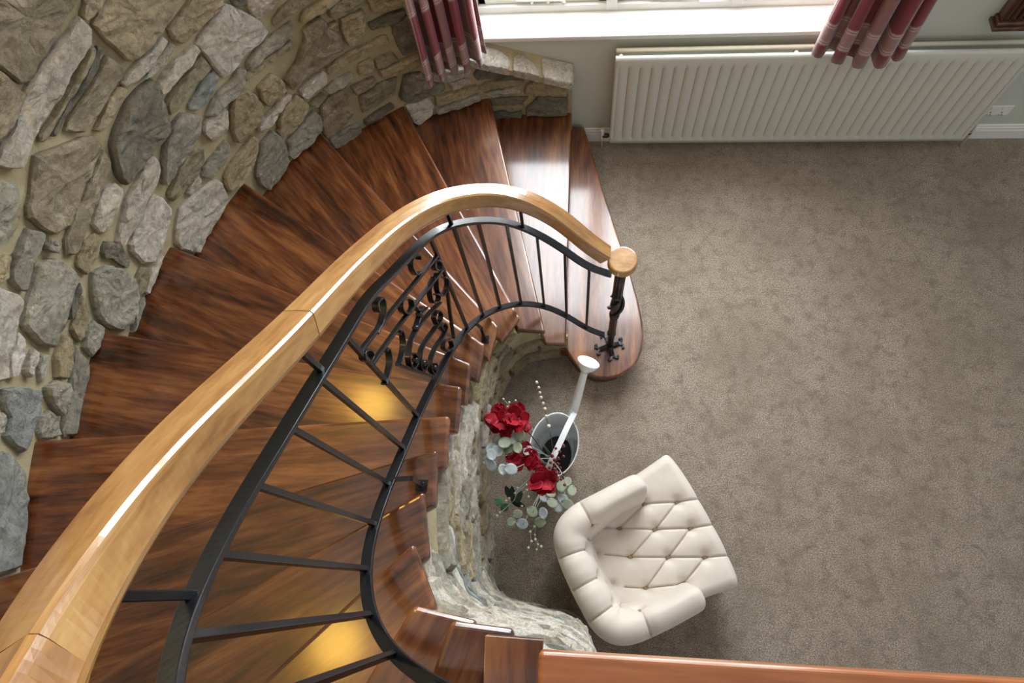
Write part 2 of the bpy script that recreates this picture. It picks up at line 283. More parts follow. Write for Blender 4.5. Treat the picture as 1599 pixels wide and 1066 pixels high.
# wall plan and stone outlines in wall coordinates (arc length, height), metres
WALL= [(-0.075, 2.815), (-0.33, 2.806), (-0.577, 2.796), (-0.8, 2.725), (-1.03, 2.618), (-1.25, 2.47), (-1.43, 2.31), (-1.58, 2.11), (-1.7, 1.89), (-1.81, 1.665), (-1.895, 1.43), (-1.957, 1.18), (-1.995, 0.935), (-2.005, 0.68), (-1.992, 0.43), (-1.955, 0.18), (-1.88, -0.1), (-1.75, -0.36), (-1.58, -0.61), (-1.36, -0.84), (-1.1, -1.03), (-0.8, -1.17), (-0.45, -1.27), (-0.05, -1.31)]
STONES=[
 ('brown',[(2.306,2.49),(2.02,2.26),(2.1,2.221),(2.176,2.206),(2.262,2.19),(2.365,2.175),(2.421,2.166),(2.446,2.183),(2.45,2.263),(2.452,2.384)]),
 ('pale',[(2.132,2.178),(2.124,2.126),(2.166,2.093),(2.215,2.08),(2.286,2.069),(2.352,2.065),(2.471,2.052),(2.538,2.047),(2.626,2.036),(2.679,2.027),(2.705,2.063),(2.721,2.101),(2.661,2.118),(2.572,2.123),(2.492,2.141),(2.414,2.154),(2.304,2.161),(2.201,2.167)]),
 ('brown',[(2.484,2.338),(2.466,2.252),(2.468,2.186),(2.468,2.159),(2.523,2.146),(2.586,2.141),(2.635,2.135),(2.748,2.166)]),
 ('tan',[(2.115,2.174),(2.072,2.19),(2.022,2.21),(1.979,2.175),(2.019,2.148),(2.091,2.148),(2.116,2.15)]),
 ('tan',[(2.11,2.119),(2.039,2.142),(1.979,2.161),(1.743,1.971),(1.817,1.948),(1.862,1.931),(1.92,1.918),(2.009,1.915),(2.087,1.926),(2.099,1.944),(2.104,2.004),(2.113,2.068)]),
 ('olive',[(2.181,2.071),(2.16,2.063),(2.214,2.04),(2.308,2.024),(2.398,2.014),(2.487,2.009),(2.542,1.999),(2.558,2.012),(2.53,2.026),(2.447,2.023),(2.328,2.04)]),
 ('dark',[(2.151,2.055),(2.143,2.035),(2.2,2.011),(2.302,1.995),(2.392,1.987),(2.467,1.976),(2.507,1.975),(2.502,1.991),(2.428,2.0),(2.32,2.014),(2.225,2.03)]),
 ('brown',[(2.153,2.007),(2.142,1.973),(2.129,1.933),(2.155,1.915),(2.235,1.905),(2.31,1.9),(2.373,1.899),(2.418,1.898),(2.448,1.935),(2.459,1.956),(2.403,1.971),(2.316,1.976),(2.22,1.992)]),
 ('pale',[(1.927,1.898),(1.92,1.865),(2.012,1.861),(2.086,1.857),(2.142,1.868),(2.174,1.872),(2.175,1.895),(2.112,1.9),(2.035,1.899)]),
 ('grey',[(1.915,1.853),(1.909,1.832),(1.989,1.82),(2.061,1.825),(2.096,1.838),(2.018,1.849)]),
 ('tan',[(2.253,1.889),(2.187,1.883),(2.175,1.855),(2.261,1.843),(2.334,1.834),(2.371,1.836),(2.379,1.858),(2.319,1.873)]),
 ('tan',[(1.883,1.898),(1.777,1.905),(1.702,1.93),(1.597,1.85),(1.651,1.807),(1.73,1.818),(1.795,1.809),(1.857,1.807),(1.872,1.818),(1.894,1.854)]),
 ('white',[(1.822,1.765),(1.759,1.779),(1.658,1.803),(1.611,1.796),(1.559,1.709),(1.52,1.63),(1.511,1.571),(1.582,1.556),(1.629,1.565),(1.703,1.552),(1.761,1.547),(1.805,1.553),(1.813,1.589),(1.819,1.701)]),
 ('pale',[(1.833,1.771),(1.828,1.738),(1.878,1.728),(1.95,1.728),(2.01,1.732),(2.066,1.73),(2.084,1.741),(2.066,1.771),(2.009,1.784),(1.918,1.78)]),
 ('olive',[(1.84,1.706),(1.83,1.64),(1.898,1.642),(1.98,1.644),(2.073,1.631),(2.114,1.639),(2.095,1.688),(2.047,1.695),(1.948,1.7)]),
 ('blue',[(1.828,1.608),(1.822,1.566),(1.857,1.549),(1.95,1.53),(1.991,1.541),(2.018,1.579),(2.009,1.594),(1.928,1.606),(1.871,1.615)]),
 ('dark',[(2.069,1.807),(2.081,1.772),(2.105,1.691),(2.145,1.604),(2.171,1.595),(2.279,1.602),(2.394,1.606),(2.463,1.61),(2.457,1.661),(2.418,1.718),(2.37,1.772),(2.328,1.788),(2.208,1.822),(2.139,1.822)]),
 ('grey',[(2.066,1.594),(2.007,1.517),(2.057,1.468),(2.088,1.458),(2.199,1.445),(2.295,1.436),(2.348,1.435),(2.335,1.462),(2.28,1.507),(2.217,1.556),(2.142,1.588)]),
 ('grey',[(1.977,1.487),(1.92,1.511),(1.846,1.517),(1.784,1.509),(1.74,1.523),(1.704,1.513),(1.706,1.471),(1.746,1.45),(1.806,1.442),(1.869,1.457),(1.917,1.456),(1.963,1.458)]),
 ('sand',[(1.815,1.443),(1.755,1.425),(1.726,1.361),(1.726,1.284),(1.788,1.232),(1.865,1.23),(1.928,1.235),(1.943,1.262),(1.926,1.316),(1.874,1.396)]),
 ('pale',[(1.992,1.469),(1.933,1.448),(1.886,1.423),(1.939,1.344),(1.988,1.35),(2.029,1.365),(2.039,1.4),(2.038,1.446)]),
 ('olive',[(2.125,1.442),(2.094,1.385),(2.123,1.333),(2.181,1.317),(2.266,1.319),(2.364,1.338),(2.37,1.374),(2.352,1.39),(2.242,1.414)]),
 ('grey',[(1.982,1.308),(1.989,1.248),(2.058,1.231),(2.166,1.246),(2.181,1.282),(2.147,1.304),(2.059,1.304)]),
 ('white',[(2.149,1.212),(2.137,1.152),(2.165,1.059),(2.216,1.037),(2.329,1.034),(2.47,1.018),(2.509,1.134),(2.508,1.184),(2.452,1.229),(2.369,1.275),(2.3,1.261),(2.211,1.231)]),
 ('pale',[(2.193,1.308),(2.203,1.269),(2.285,1.271),(2.292,1.297)]),
 ('pale',[(2.283,1.589),(2.292,1.523),(2.319,1.488),(2.37,1.477),(2.451,1.475),(2.568,1.45),(2.635,1.453),(2.688,1.458),(2.671,1.495),(2.5,1.559),(2.389,1.566),(2.325,1.594)]),
 ('white',[(2.406,1.454),(2.399,1.397),(2.403,1.322),(2.438,1.299),(2.552,1.262),(2.604,1.256),(2.65,1.255),(2.679,1.31),(2.668,1.397),(2.648,1.421),(2.54,1.441),(2.467,1.447)]),
 ('sand',[(2.097,1.169),(2.054,1.184),(1.935,1.192),(1.86,1.195),(1.846,1.157),(1.88,1.11),(1.938,1.074),(2.025,1.059),(2.085,1.064),(2.129,1.084),(2.126,1.126)]),
 ('grey',[(1.847,1.112),(1.754,1.12),(1.735,1.047),(1.737,0.978),(1.769,0.892),(1.817,0.875),(1.961,0.859),(1.98,0.928),(1.967,0.999),(1.905,1.06)]),
 ('sand',[(1.692,1.372),(1.601,1.378),(1.571,1.312),(1.578,1.26),(1.628,1.243),(1.7,1.259),(1.707,1.306)]),
 ('white',[(1.51,1.194),(1.444,1.199),(1.37,1.205),(1.353,1.179),(1.366,1.138),(1.441,1.126),(1.499,1.118),(1.517,1.153)]),
 ('pale',[(1.58,1.225),(1.565,1.197),(1.643,1.186),(1.726,1.165),(1.797,1.168),(1.813,1.196),(1.787,1.22),(1.718,1.215),(1.643,1.225)]),
 ('sand',[(1.69,1.137),(1.634,1.178),(1.544,1.178),(1.524,1.14),(1.513,1.072),(1.619,1.037),(1.663,1.027),(1.732,1.044),(1.721,1.094)]),
 ('grey',[(1.709,0.991),(1.616,0.998),(1.502,1.021),(1.483,0.967),(1.49,0.911),(1.514,0.879),(1.649,0.874),(1.746,0.876),(1.756,0.922),(1.719,0.948)]),
 ('brown',[(1.455,1.019),(1.381,1.034),(1.286,1.046),(1.303,0.912),(1.313,0.84),(1.395,0.808),(1.482,0.785),(1.515,0.818),(1.499,0.902)]),
 ('grey',[(1.497,0.772),(1.39,0.764),(1.306,0.751),(1.308,0.672),(1.405,0.666),(1.489,0.681)]),
 ('olive',[(1.502,1.077),(1.418,1.083),(1.407,1.06),(1.492,1.043)]),
 ('grey',[(1.392,1.096),(1.328,1.105),(1.234,1.1),(1.232,1.074),(1.324,1.063),(1.384,1.066)]),
 ('brown',[(1.364,1.469),(1.255,1.488),(1.248,1.418),(1.21,1.35),(1.21,1.271),(1.275,1.267),(1.367,1.239),(1.448,1.234),(1.516,1.241),(1.546,1.231),(1.553,1.305),(1.457,1.342),(1.37,1.422)]),
 ('grey',[(1.39,1.544),(1.405,1.497),(1.47,1.479),(1.563,1.481),(1.636,1.488),(1.684,1.491),(1.673,1.521),(1.607,1.535),(1.518,1.539)]),
 ('olive',[(1.437,1.462),(1.446,1.42),(1.546,1.431),(1.665,1.441),(1.722,1.448),(1.726,1.481),(1.657,1.475),(1.529,1.462)]),
 ('pale',[(1.506,1.785),(1.372,1.696),(1.445,1.661),(1.497,1.651),(1.524,1.661),(1.533,1.696),(1.539,1.735)]),
 ('dark',[(1.573,1.82),(1.524,1.784),(1.541,1.756),(1.569,1.757),(1.585,1.785)]),
 ('brown',[(1.462,1.601),(1.407,1.625),(1.298,1.637),(1.228,1.596),(1.297,1.58),(1.363,1.585),(1.441,1.572),(1.469,1.574)]),
 ('sand',[(1.355,1.521),(1.315,1.555),(1.231,1.555),(1.159,1.565),(1.117,1.541),(1.172,1.514),(1.274,1.519),(1.339,1.507)]),
 ('olive',[(1.206,1.507),(1.128,1.511),(1.045,1.504),(1.008,1.485),(1.046,1.441),(1.12,1.439),(1.188,1.436),(1.214,1.459)]),
 ('sand',[(1.171,1.422),(1.062,1.423),(1.053,1.387),(1.091,1.295),(1.163,1.267),(1.187,1.273),(1.187,1.352)]),
 ('sand',[(1.247,1.421),(1.198,1.419),(1.204,1.375),(1.228,1.378)]),
 ('sand',[(1.014,1.444),(0.969,1.459),(0.84,1.403),(0.853,1.351),(0.935,1.364),(1.011,1.377)]),
 ('dark',[(1.046,1.32),(0.964,1.322),(0.864,1.32),(0.864,1.292),(0.96,1.275),(1.043,1.285)]),
 ('sand',[(1.337,1.208),(1.257,1.215),(1.143,1.216),(1.024,1.216),(0.982,1.211),(0.981,1.163),(1.051,1.153),(1.161,1.165),(1.26,1.158),(1.335,1.156)]),
 ('dark',[(0.943,1.259),(0.851,1.275),(0.847,1.164),(0.848,1.049),(0.931,1.047),(0.942,1.116)]),
 ('olive',[(1.078,1.091),(0.987,1.09),(0.969,1.044),(1.039,1.04),(1.091,1.048)]),
 ('sand',[(1.17,1.117),(1.101,1.115),(1.1,1.068),(1.155,1.046),(1.187,1.067)]),
 ('sand',[(1.082,1.028),(0.969,1.015),(0.856,1.015),(0.848,0.954),(0.939,0.941),(1.078,0.963)]),
 ('brown',[(1.256,1.009),(1.123,0.996),(1.123,0.957),(1.245,0.946)]),
 ('olive',[(1.235,0.918),(1.12,0.93),(1.004,0.918),(1.048,0.816),(1.16,0.801),(1.253,0.804)]),
 ('dark',[(1.261,0.743),(1.089,0.758),(1.074,0.725),(1.202,0.698),(1.27,0.705)]),
 ('dark',[(0.954,0.91),(0.865,0.879),(0.822,0.792),(0.759,0.753),(0.76,0.705),(0.856,0.707),(0.984,0.717),(1.024,0.769),(0.991,0.844)]),
 ('white',[(1.007,0.693),(0.868,0.686),(0.85,0.599),(0.88,0.539),(0.969,0.501),(0.994,0.54)]),
 ('pale',[(0.723,0.732),(0.61,0.727),(0.597,0.685),(0.71,0.672)]),
 ('sand',[(0.824,0.664),(0.686,0.65),(0.57,0.654),(0.563,0.614),(0.675,0.59),(0.799,0.585),(0.831,0.589)]),
 ('grey',[(0.839,0.552),(0.72,0.57),(0.565,0.575),(0.562,0.534),(0.708,0.519),(0.837,0.522)]),
 ('pale',[(0.819,0.842),(0.746,0.86),(0.578,0.813),(0.602,0.755),(0.655,0.76),(0.745,0.762),(0.804,0.799)]),
 ('dark',[(0.574,0.735),(0.537,0.776),(0.485,0.775),(0.27,0.699),(0.267,0.683),(0.393,0.682),(0.556,0.693)]),
 ('sand',[(0.562,0.624),(0.503,0.657),(0.283,0.668),(0.29,0.626),(0.522,0.596)]),
 ('grey',[(0.525,0.569),(0.33,0.605),(0.318,0.56),(0.475,0.524)]),
 ('dark',[(0.497,0.505),(0.267,0.513),(0.314,0.463),(0.497,0.47)]),
 ('dark',[(0.499,0.387),(0.319,0.385),(0.323,0.342),(0.491,0.342)]),
 ('sand',[(0.5,0.447),(0.307,0.445),(0.314,0.403),(0.5,0.411)]),
 ('sand',[(0.21,0.69),(0.027,0.62),(0.031,0.533),(0.288,0.548),(0.273,0.603)]),
 ('dark',[(0.207,0.526),(0.028,0.515),(0.029,0.351),(0.289,0.354),(0.285,0.408),(0.217,0.487)]),
 ('brown',[(2.609,1.995),(2.555,1.956),(2.443,1.884),(2.401,1.847),(2.408,1.812),(2.444,1.789),(2.536,1.772),(2.623,1.769),(2.688,1.752),(2.733,1.746),(2.779,1.761),(2.802,1.783),(2.807,1.819),(2.802,1.902),(2.769,1.923),(2.706,1.942)]),
 ('grey',[(2.783,2.12),(2.754,2.06),(2.738,2.017),(2.751,1.993),(2.798,1.977),(2.868,1.964),(2.933,1.944),(3.009,1.995)]),
 ('sand',[(2.784,1.963),(2.819,1.93),(2.884,1.921),(2.906,1.942),(2.864,1.958)]),
 ('grey',[(2.844,1.883),(2.823,1.818),(2.86,1.812),(2.914,1.814),(2.974,1.803),(3.038,1.786),(3.046,1.803),(3.032,1.854),(2.983,1.872),(2.921,1.876)]),
 ('brown',[(2.418,1.777),(2.433,1.729),(2.471,1.682),(2.534,1.695),(2.6,1.683),(2.677,1.662),(2.743,1.654),(2.815,1.647),(2.84,1.685),(2.787,1.722),(2.684,1.737),(2.57,1.757),(2.471,1.768)]),
 ('pale',[(2.486,1.653),(2.485,1.613),(2.55,1.586),(2.657,1.567),(2.689,1.596),(2.676,1.64),(2.602,1.658),(2.551,1.674)]),
 ('dark',[(2.704,1.542),(2.681,1.479),(2.695,1.413),(2.716,1.38),(2.743,1.383),(2.746,1.438),(2.742,1.478),(2.764,1.508),(2.749,1.531)]),
 ('sand',[(2.761,1.635),(2.705,1.608),(2.707,1.58),(2.779,1.558),(2.824,1.56),(2.859,1.56),(2.855,1.604),(2.842,1.623)]),
 ('grey',[(2.827,1.797),(2.82,1.745),(2.859,1.741),(2.865,1.787)]),
 ('grey',[(2.902,1.755),(2.876,1.715),(2.879,1.64),(2.9,1.602),(2.973,1.59),(3.081,1.58),(3.181,1.58),(3.193,1.641),(3.171,1.704),(3.155,1.741),(3.102,1.752),(3.011,1.762),(2.94,1.772)]),
 ('white',[(3.106,1.95),(3.081,1.881),(3.068,1.824),(3.078,1.785),(3.121,1.774),(3.163,1.773),(3.224,1.765),(3.324,1.75),(3.363,1.747),(3.407,1.833)]),
 ('dark',[(2.913,1.587),(2.927,1.564),(3.033,1.544),(3.055,1.558),(3.002,1.574)]),
 ('sand',[(2.947,1.534),(2.983,1.48),(3.037,1.459),(3.101,1.451),(3.118,1.466),(3.086,1.518),(3.017,1.526)]),
 ('grey',[(3.017,1.423),(3.021,1.369),(3.064,1.359),(3.146,1.373),(3.128,1.431),(3.066,1.445)]),
 ('grey',[(2.843,1.533),(2.787,1.481),(2.763,1.405),(2.764,1.337),(2.809,1.279),(2.87,1.238),(2.945,1.229),(2.989,1.263),(3.003,1.315),(3.002,1.371),(2.984,1.421),(2.941,1.469),(2.888,1.512)]),
 ('sand',[(3.124,1.546),(3.131,1.508),(3.22,1.477),(3.275,1.476),(3.282,1.523),(3.22,1.55),(3.158,1.552)]),
 ('grey',[(3.142,1.477),(3.186,1.383),(3.265,1.354),(3.345,1.348),(3.472,1.348),(3.49,1.408),(3.445,1.432),(3.365,1.422),(3.277,1.44),(3.203,1.458)]),
 ('grey',[(3.338,1.555),(3.303,1.518),(3.297,1.461),(3.358,1.446),(3.42,1.457),(3.388,1.508),(3.366,1.539)]),
 ('grey',[(3.459,1.535),(3.421,1.521),(3.435,1.466),(3.49,1.429),(3.522,1.521),(3.506,1.538)]),
 ('white',[(3.188,1.742),(3.201,1.718),(3.263,1.703),(3.335,1.703),(3.348,1.727),(3.286,1.744)]),
 ('white',[(3.223,1.667),(3.229,1.642),(3.32,1.639),(3.31,1.667)]),
 ('grey',[(3.238,1.616),(3.218,1.581),(3.3,1.573),(3.323,1.59),(3.278,1.607)]),
 ('blue',[(3.4,1.738),(3.373,1.677),(3.361,1.583),(3.391,1.566),(3.477,1.568),(3.547,1.58),(3.59,1.596),(3.576,1.632),(3.55,1.682),(3.485,1.68),(3.442,1.727)]),
 ('blue',[(3.623,1.758),(3.605,1.662),(3.631,1.619),(3.66,1.574),(3.755,1.551),(3.911,1.544),(3.985,1.548),(4.011,1.639),(4.022,1.703)]),
 ('grey',[(3.483,1.783),(3.478,1.719),(3.498,1.705),(3.54,1.699),(3.598,1.751)]),
 ('sand',[(2.989,1.979),(2.961,1.904),(3.03,1.877),(3.057,1.892),(3.076,1.937)]),
 ('olive',[(2.702,1.303),(2.678,1.243),(2.764,1.23),(2.843,1.247),(2.814,1.289)]),
 ('white',[(2.625,1.244),(2.599,1.234),(2.644,1.209),(2.723,1.2),(2.781,1.198),(2.784,1.225),(2.741,1.237)]),
 ('grey',[(2.839,1.226),(2.809,1.208),(2.838,1.179),(2.938,1.173),(2.97,1.191),(2.899,1.216)]),
]
TOPB= [(0.59, 1.108), (1.05, 1.127), (2.01, 1.197), (3.01, 1.357), (3.97, 1.507), (4.98, 1.66), (6.08, 1.785), (7.16, 1.918), (7.79, 2.007), (9.19, 2.173), (10.94, 2.392), (11.89, 2.509), (12.68, 2.582), (13.83, 2.691), (14.89, 2.854), (15.42, 2.937), (15.9, 2.994), (16.45, 3.076)]
SCROLL={
 'bar1':[(10.99, 2.274), (9.17, 2.015), (7.03, 1.768)],
 'bar2':[(10.98, 2.169), (9.15, 1.909), (7.03, 1.662)],
 'c1':[(7.65, 1.919), (7.63, 1.941), (7.85, 1.987), (8.01, 1.97), (7.99, 1.909), (7.79, 1.869)],
 'c2':[(9.96, 2.18), (9.94, 2.2), (9.83, 2.203), (9.59, 2.167), (9.71, 2.136), (10.06, 2.137), (10.38, 2.167)],
 'o1':[(8.7, 1.868), (8.9, 1.877), (9.1, 1.915), (9.19, 1.959), (9.14, 1.987), (8.96, 1.982), (8.76, 1.944), (8.64, 1.896), (8.7, 1.868)],
 'o2':[(10.84, 2.182), (10.94, 2.19), (11.02, 2.214), (11.05, 2.24), (11.01, 2.254), (10.92, 2.248), (10.83, 2.224), (10.8, 2.196), (10.84, 2.182)],
 'o3':[(7.05, 1.701), (7.14, 1.697), (7.25, 1.718), (7.31, 1.751), (7.3, 1.774), (7.22, 1.776), (7.11, 1.757), (7.04, 1.726), (7.05, 1.701)],
 'l1':[(7.29, 1.707), (7.44, 1.678), (7.54, 1.629), (7.45, 1.564), (7.2, 1.543), (7.03, 1.571), (7.11, 1.622)],
 'l2':[(7.45, 1.723), (7.7, 1.731), (7.84, 1.707), (7.89, 1.65), (7.68, 1.593), (7.57, 1.602), (7.64, 1.64)],
 'f1':[(8.64, 1.835), (8.55, 1.783), (8.32, 1.75)],
 'f1b':[(8.21, 1.709), (8.43, 1.741), (8.67, 1.764), (8.9, 1.776), (9.07, 1.779)],
 'a1':[(7.62, 1.559), (8.58, 1.709), (9.4, 1.801), (9.85, 1.818), (10.07, 1.809), (10.16, 1.758), (9.94, 1.707), (9.75, 1.715), (9.75, 1.754)],
 'b1':[(8.15, 1.531), (8.11, 1.584), (7.87, 1.564), (7.79, 1.506), (7.97, 1.495), (8.3, 1.537), (8.91, 1.617), (9.37, 1.666), (9.7, 1.669), (9.85, 1.654), (9.88, 1.609), (9.64, 1.569), (9.51, 1.594)],
 'c3':[(8.03, 1.417), (8.06, 1.467), (7.88, 1.445), (7.84, 1.386), (8.2, 1.406), (8.74, 1.477), (9.22, 1.515), (9.53, 1.502), (9.52, 1.436), (9.27, 1.409), (9.16, 1.435)],
 'd1':[(7.93, 1.293), (8.16, 1.356), (8.39, 1.359), (8.3, 1.282), (7.99, 1.221), (7.93, 1.262)],
 'e1':[(9.84, 1.955), (9.73, 1.956), (9.68, 1.929), (9.82, 1.899), (10.04, 1.889), (10.28, 1.899), (10.42, 1.916)],
 'g1':[(10.5, 2.069), (10.4, 2.053), (10.44, 2.029), (10.59, 2.012), (10.85, 2.018), (11.09, 2.036)],
 'base':[(10.44, 1.924), (10.08, 1.696), (9.61, 1.443)],
 'fr':[(7.12, 1.546), (7.42, 1.393), (7.73, 1.224)],
}
SBTN= [(-0.233, 0.183), (-0.084, 0.124), (-0.399, 0.13), (-0.243, 0.053), (-0.086, -0.012), (-0.413, -0.011), (-0.249, -0.086), (-0.089, -0.158), (-0.412, -0.165), (-0.244, -0.219)]
RED1 = [(-0.418, 0.812, 0.604), (-0.431, 0.752, 0.623), (-0.398, 0.762, 0.612), (-0.347, 0.738, 0.626), (-0.376, 0.792, 0.628), (-0.322, 0.808, 0.594), (-0.297, 0.82, 0.591), (-0.268, 0.76, 0.64), (-0.363, 0.7, 0.606), (-0.247, 0.731, 0.604), (-0.324, 0.749, 0.65), (-0.391, 0.719, 0.618), (-0.276, 0.718, 0.64), (-0.35, 0.778, 0.619)]
RED2 = [(-0.321, 0.579, 0.568), (-0.288, 0.567, 0.539), (-0.244, 0.608, 0.568), (-0.228, 0.562, 0.582), (-0.191, 0.548, 0.561), (-0.163, 0.491, 0.574), (-0.143, 0.444, 0.57), (-0.196, 0.478, 0.534), (-0.121, 0.518, 0.575), (-0.264, 0.633, 0.565)]
EUC1 = [(-0.465, 0.62, 0.588), (-0.463, 0.567, 0.572), (-0.417, 0.591, 0.622), (-0.406, 0.621, 0.598), (-0.381, 0.603, 0.613), (-0.342, 0.65, 0.623), (-0.313, 0.666, 0.613), (-0.275, 0.68, 0.625), (-0.327, 0.615, 0.594), (-0.285, 0.628, 0.618), (-0.407, 0.533, 0.597), (-0.35, 0.518, 0.626), (-0.304, 0.518, 0.623), (-0.237, 0.622, 0.576), (-0.385, 0.657, 0.578)]
EUC2 = [(-0.041, 0.506, 0.383), (-0.017, 0.456, 0.428), (-0.065, 0.42, 0.396), (-0.032, 0.389, 0.408), (-0.083, 0.376, 0.388), (-0.155, 0.422, 0.4), (-0.21, 0.345, 0.393), (-0.176, 0.3, 0.391), (-0.286, 0.334, 0.405), (-0.255, 0.285, 0.405), (-0.314, 0.29, 0.424), (-0.123, 0.441, 0.411), (-0.072, 0.473, 0.426), (-0.111, 0.39, 0.421), (-0.157, 0.344, 0.429)]
GREEN = [(-0.359, 0.369, 0.34), (-0.394, 0.4, 0.31), (-0.322, 0.424, 0.352), (-0.349, 0.454, 0.358), (-0.282, 0.435, 0.354), (-0.305, 0.395, 0.334)]
BERRY = [(-0.1, 0.638, 0.573), (-0.118, 0.605, 0.543), (-0.086, 0.59, 0.58), (-0.061, 0.603, 0.564), (-0.107, 0.563, 0.547), (-0.076, 0.551, 0.534), (-0.127, 0.541, 0.581), (-0.095, 0.516, 0.589), (-0.059, 0.52, 0.535), (-0.088, 0.482, 0.578), (-0.113, 0.469, 0.555), (-0.052, 0.468, 0.539), (-0.149, 0.422, 0.548), (-0.063, 0.651, 0.576), (-0.08, 0.621, 0.582), (-0.105, 0.588, 0.533), (-0.123, 0.569, 0.567), (-0.089, 0.57, 0.533), (-0.103, 0.537, 0.573), (-0.078, 0.523, 0.55), (-0.101, 0.499, 0.583), (-0.07, 0.487, 0.589)]
WILLOW = [(-0.203, 0.946, 0.66), (-0.192, 0.92, 0.66), (-0.185, 0.894, 0.66), (-0.178, 0.868, 0.66), (-0.167, 0.839, 0.66), (-0.157, 0.813, 0.66), (-0.149, 0.775, 0.66), (-0.135, 0.728, 0.66), (-0.124, 0.682, 0.66)]
PEARL = [(-0.337, 0.413, 0.359), (-0.323, 0.456, 0.353), (-0.293, 0.461, 0.402), (-0.249, 0.457, 0.369), (-0.235, 0.421, 0.408), (-0.266, 0.372, 0.404), (-0.208, 0.347, 0.373), (-0.22, 0.252, 0.378), (-0.196, 0.238, 0.381), (-0.211, 0.206, 0.389), (-0.178, 0.193, 0.386), (-0.225, 0.175, 0.384), (-0.184, 0.168, 0.387), (-0.161, 0.183, 0.406), (-0.392, 0.322, 0.38), (-0.38, 0.339, 0.376), (-0.249, 0.48, 0.393), (-0.308, 0.439, 0.364), (-0.352, 0.398, 0.368), (-0.191, 0.215, 0.409), (-0.201, 0.278, 0.381), (-0.19, 0.309, 0.383)]
BUD = [(-0.38, 0.893, 0.521), (-0.346, 0.87, 0.545), (-0.325, 0.855, 0.555), (-0.357, 0.853, 0.521), (-0.313, 0.878, 0.557)]
# ------------------------------------------------------------------ room shell
floor = MB().box((-2.6, -2.6, -.12), (4.6, 3.2, 0)).build('floor', M_CARPET); structure(floor, 'mottled beige brown cut pile carpet')
YW = 2.886                                    # face of the window wall
WX0, WX1, WZ0, WZ1 = -.66, 1.62, .93, 4.70
wb = MB(); wb.box((-2.6, YW, 0), (4.6, YW+.30, WZ0-.03)); wb.box((-2.6, YW, WZ0-.03), (WX0, YW+.30, 5.2)); wb.box((WX1, YW, WZ0-.03), (4.6, YW+.30, 5.2)); wb.box((WX0, YW, WZ1), (WX1, YW+.30, 5.2))
wall_back = structure(wb.build('wall_back', M_WALL), 'pale grey green painted window wall')
prof = [(0, 0), (.018, 0), (.018, .075), (.014, .085), (.014, .098), (.008, .105), (.008, .114), (0, .122)]
V = [(x, YW-a, z) for x in (-.02, 4.6) for a, z in prof]; n = len(prof)
bb = mesh('baseboard_back', V, [(j, (j+1) % n, n+(j+1) % n, n+j) for j in range(n)]+[tuple(range(n)), tuple(range(n, 2*n))], M_WHITE)
structure(bb, 'white moulded skirting board')
# window: sill board, frame, casements with panes, stays
win = MB().box((WX0, YW+.16, WZ0), (WX0+.05, YW+.24, WZ1)).box((WX1-.05, YW+.16, WZ0), (WX1, YW+.24, WZ1)).box((WX0, YW+.16, WZ0), (WX1, YW+.24, WZ0+.045)).box((WX0, YW+.16, WZ1-.05), (WX1, YW+.24, WZ1))
win.box((.11, YW+.157, WZ0+.003), (.17, YW+.243, WZ1-.003)).box((.79, YW+.157, WZ0+.003), (.85, YW+.243, WZ1-.003))
window = structure(win.build('window_1', M_WHITE, None, bevel=.004), 'tall white framed casement window over a deep white sill')
MB().box((WX0+.001, YW-.022, WZ0-.03), (WX1-.001, YW+.30, WZ0+.002)).build('window_sill', M_WHITE, window, bevel=.008, seg=3)
for i, (x0, x1) in enumerate(((WX0+.05, .11), (.17, .79), (.85, WX1-.05))):
    s = MB(); z0, z1 = WZ0+.045, WZ1-.05; y0, y1 = YW+.185, YW+.225
    s.box((x0, y0, z0), (x1, y1, z0+.045)).box((x0, y0, z1-.045), (x1, y1, z1)).box((x0, y0, z0), (x0+.045, y1, z1)).box((x1-.045, y0, z0), (x1, y1, z1))
    s.build('casement', M_WHITE, window, bevel=.004)
    MB().box((x0+.04, YW+.203, z0+.04), (x1-.04, YW+.207, z1-.04)).build('pane', M_GLASS, window)
    m = MB(); xm = (x0+x1)/2
    m.tube([(xm-.14, YW+.178, z0+.024), (xm+.10, YW+.172, z0+.026)], .006, 6); m.tube(catmull([(xm+.10, YW+.172, z0+.026), (xm+.125, YW+.165, z0+.024), (xm+.13, YW+.172, z0+.01), (xm+.115, YW+.176, z0+.008)], 4), .006, 6)
    m.box((xm-.06, YW+.168, z0+.008), (xm-.045, YW+.184, z0+.034)); m.box((xm+.03, YW+.168, z0+.008), (xm+.045, YW+.184, z0+.034))
    m.build('window_stay', M_WHITE, window, smooth=False)

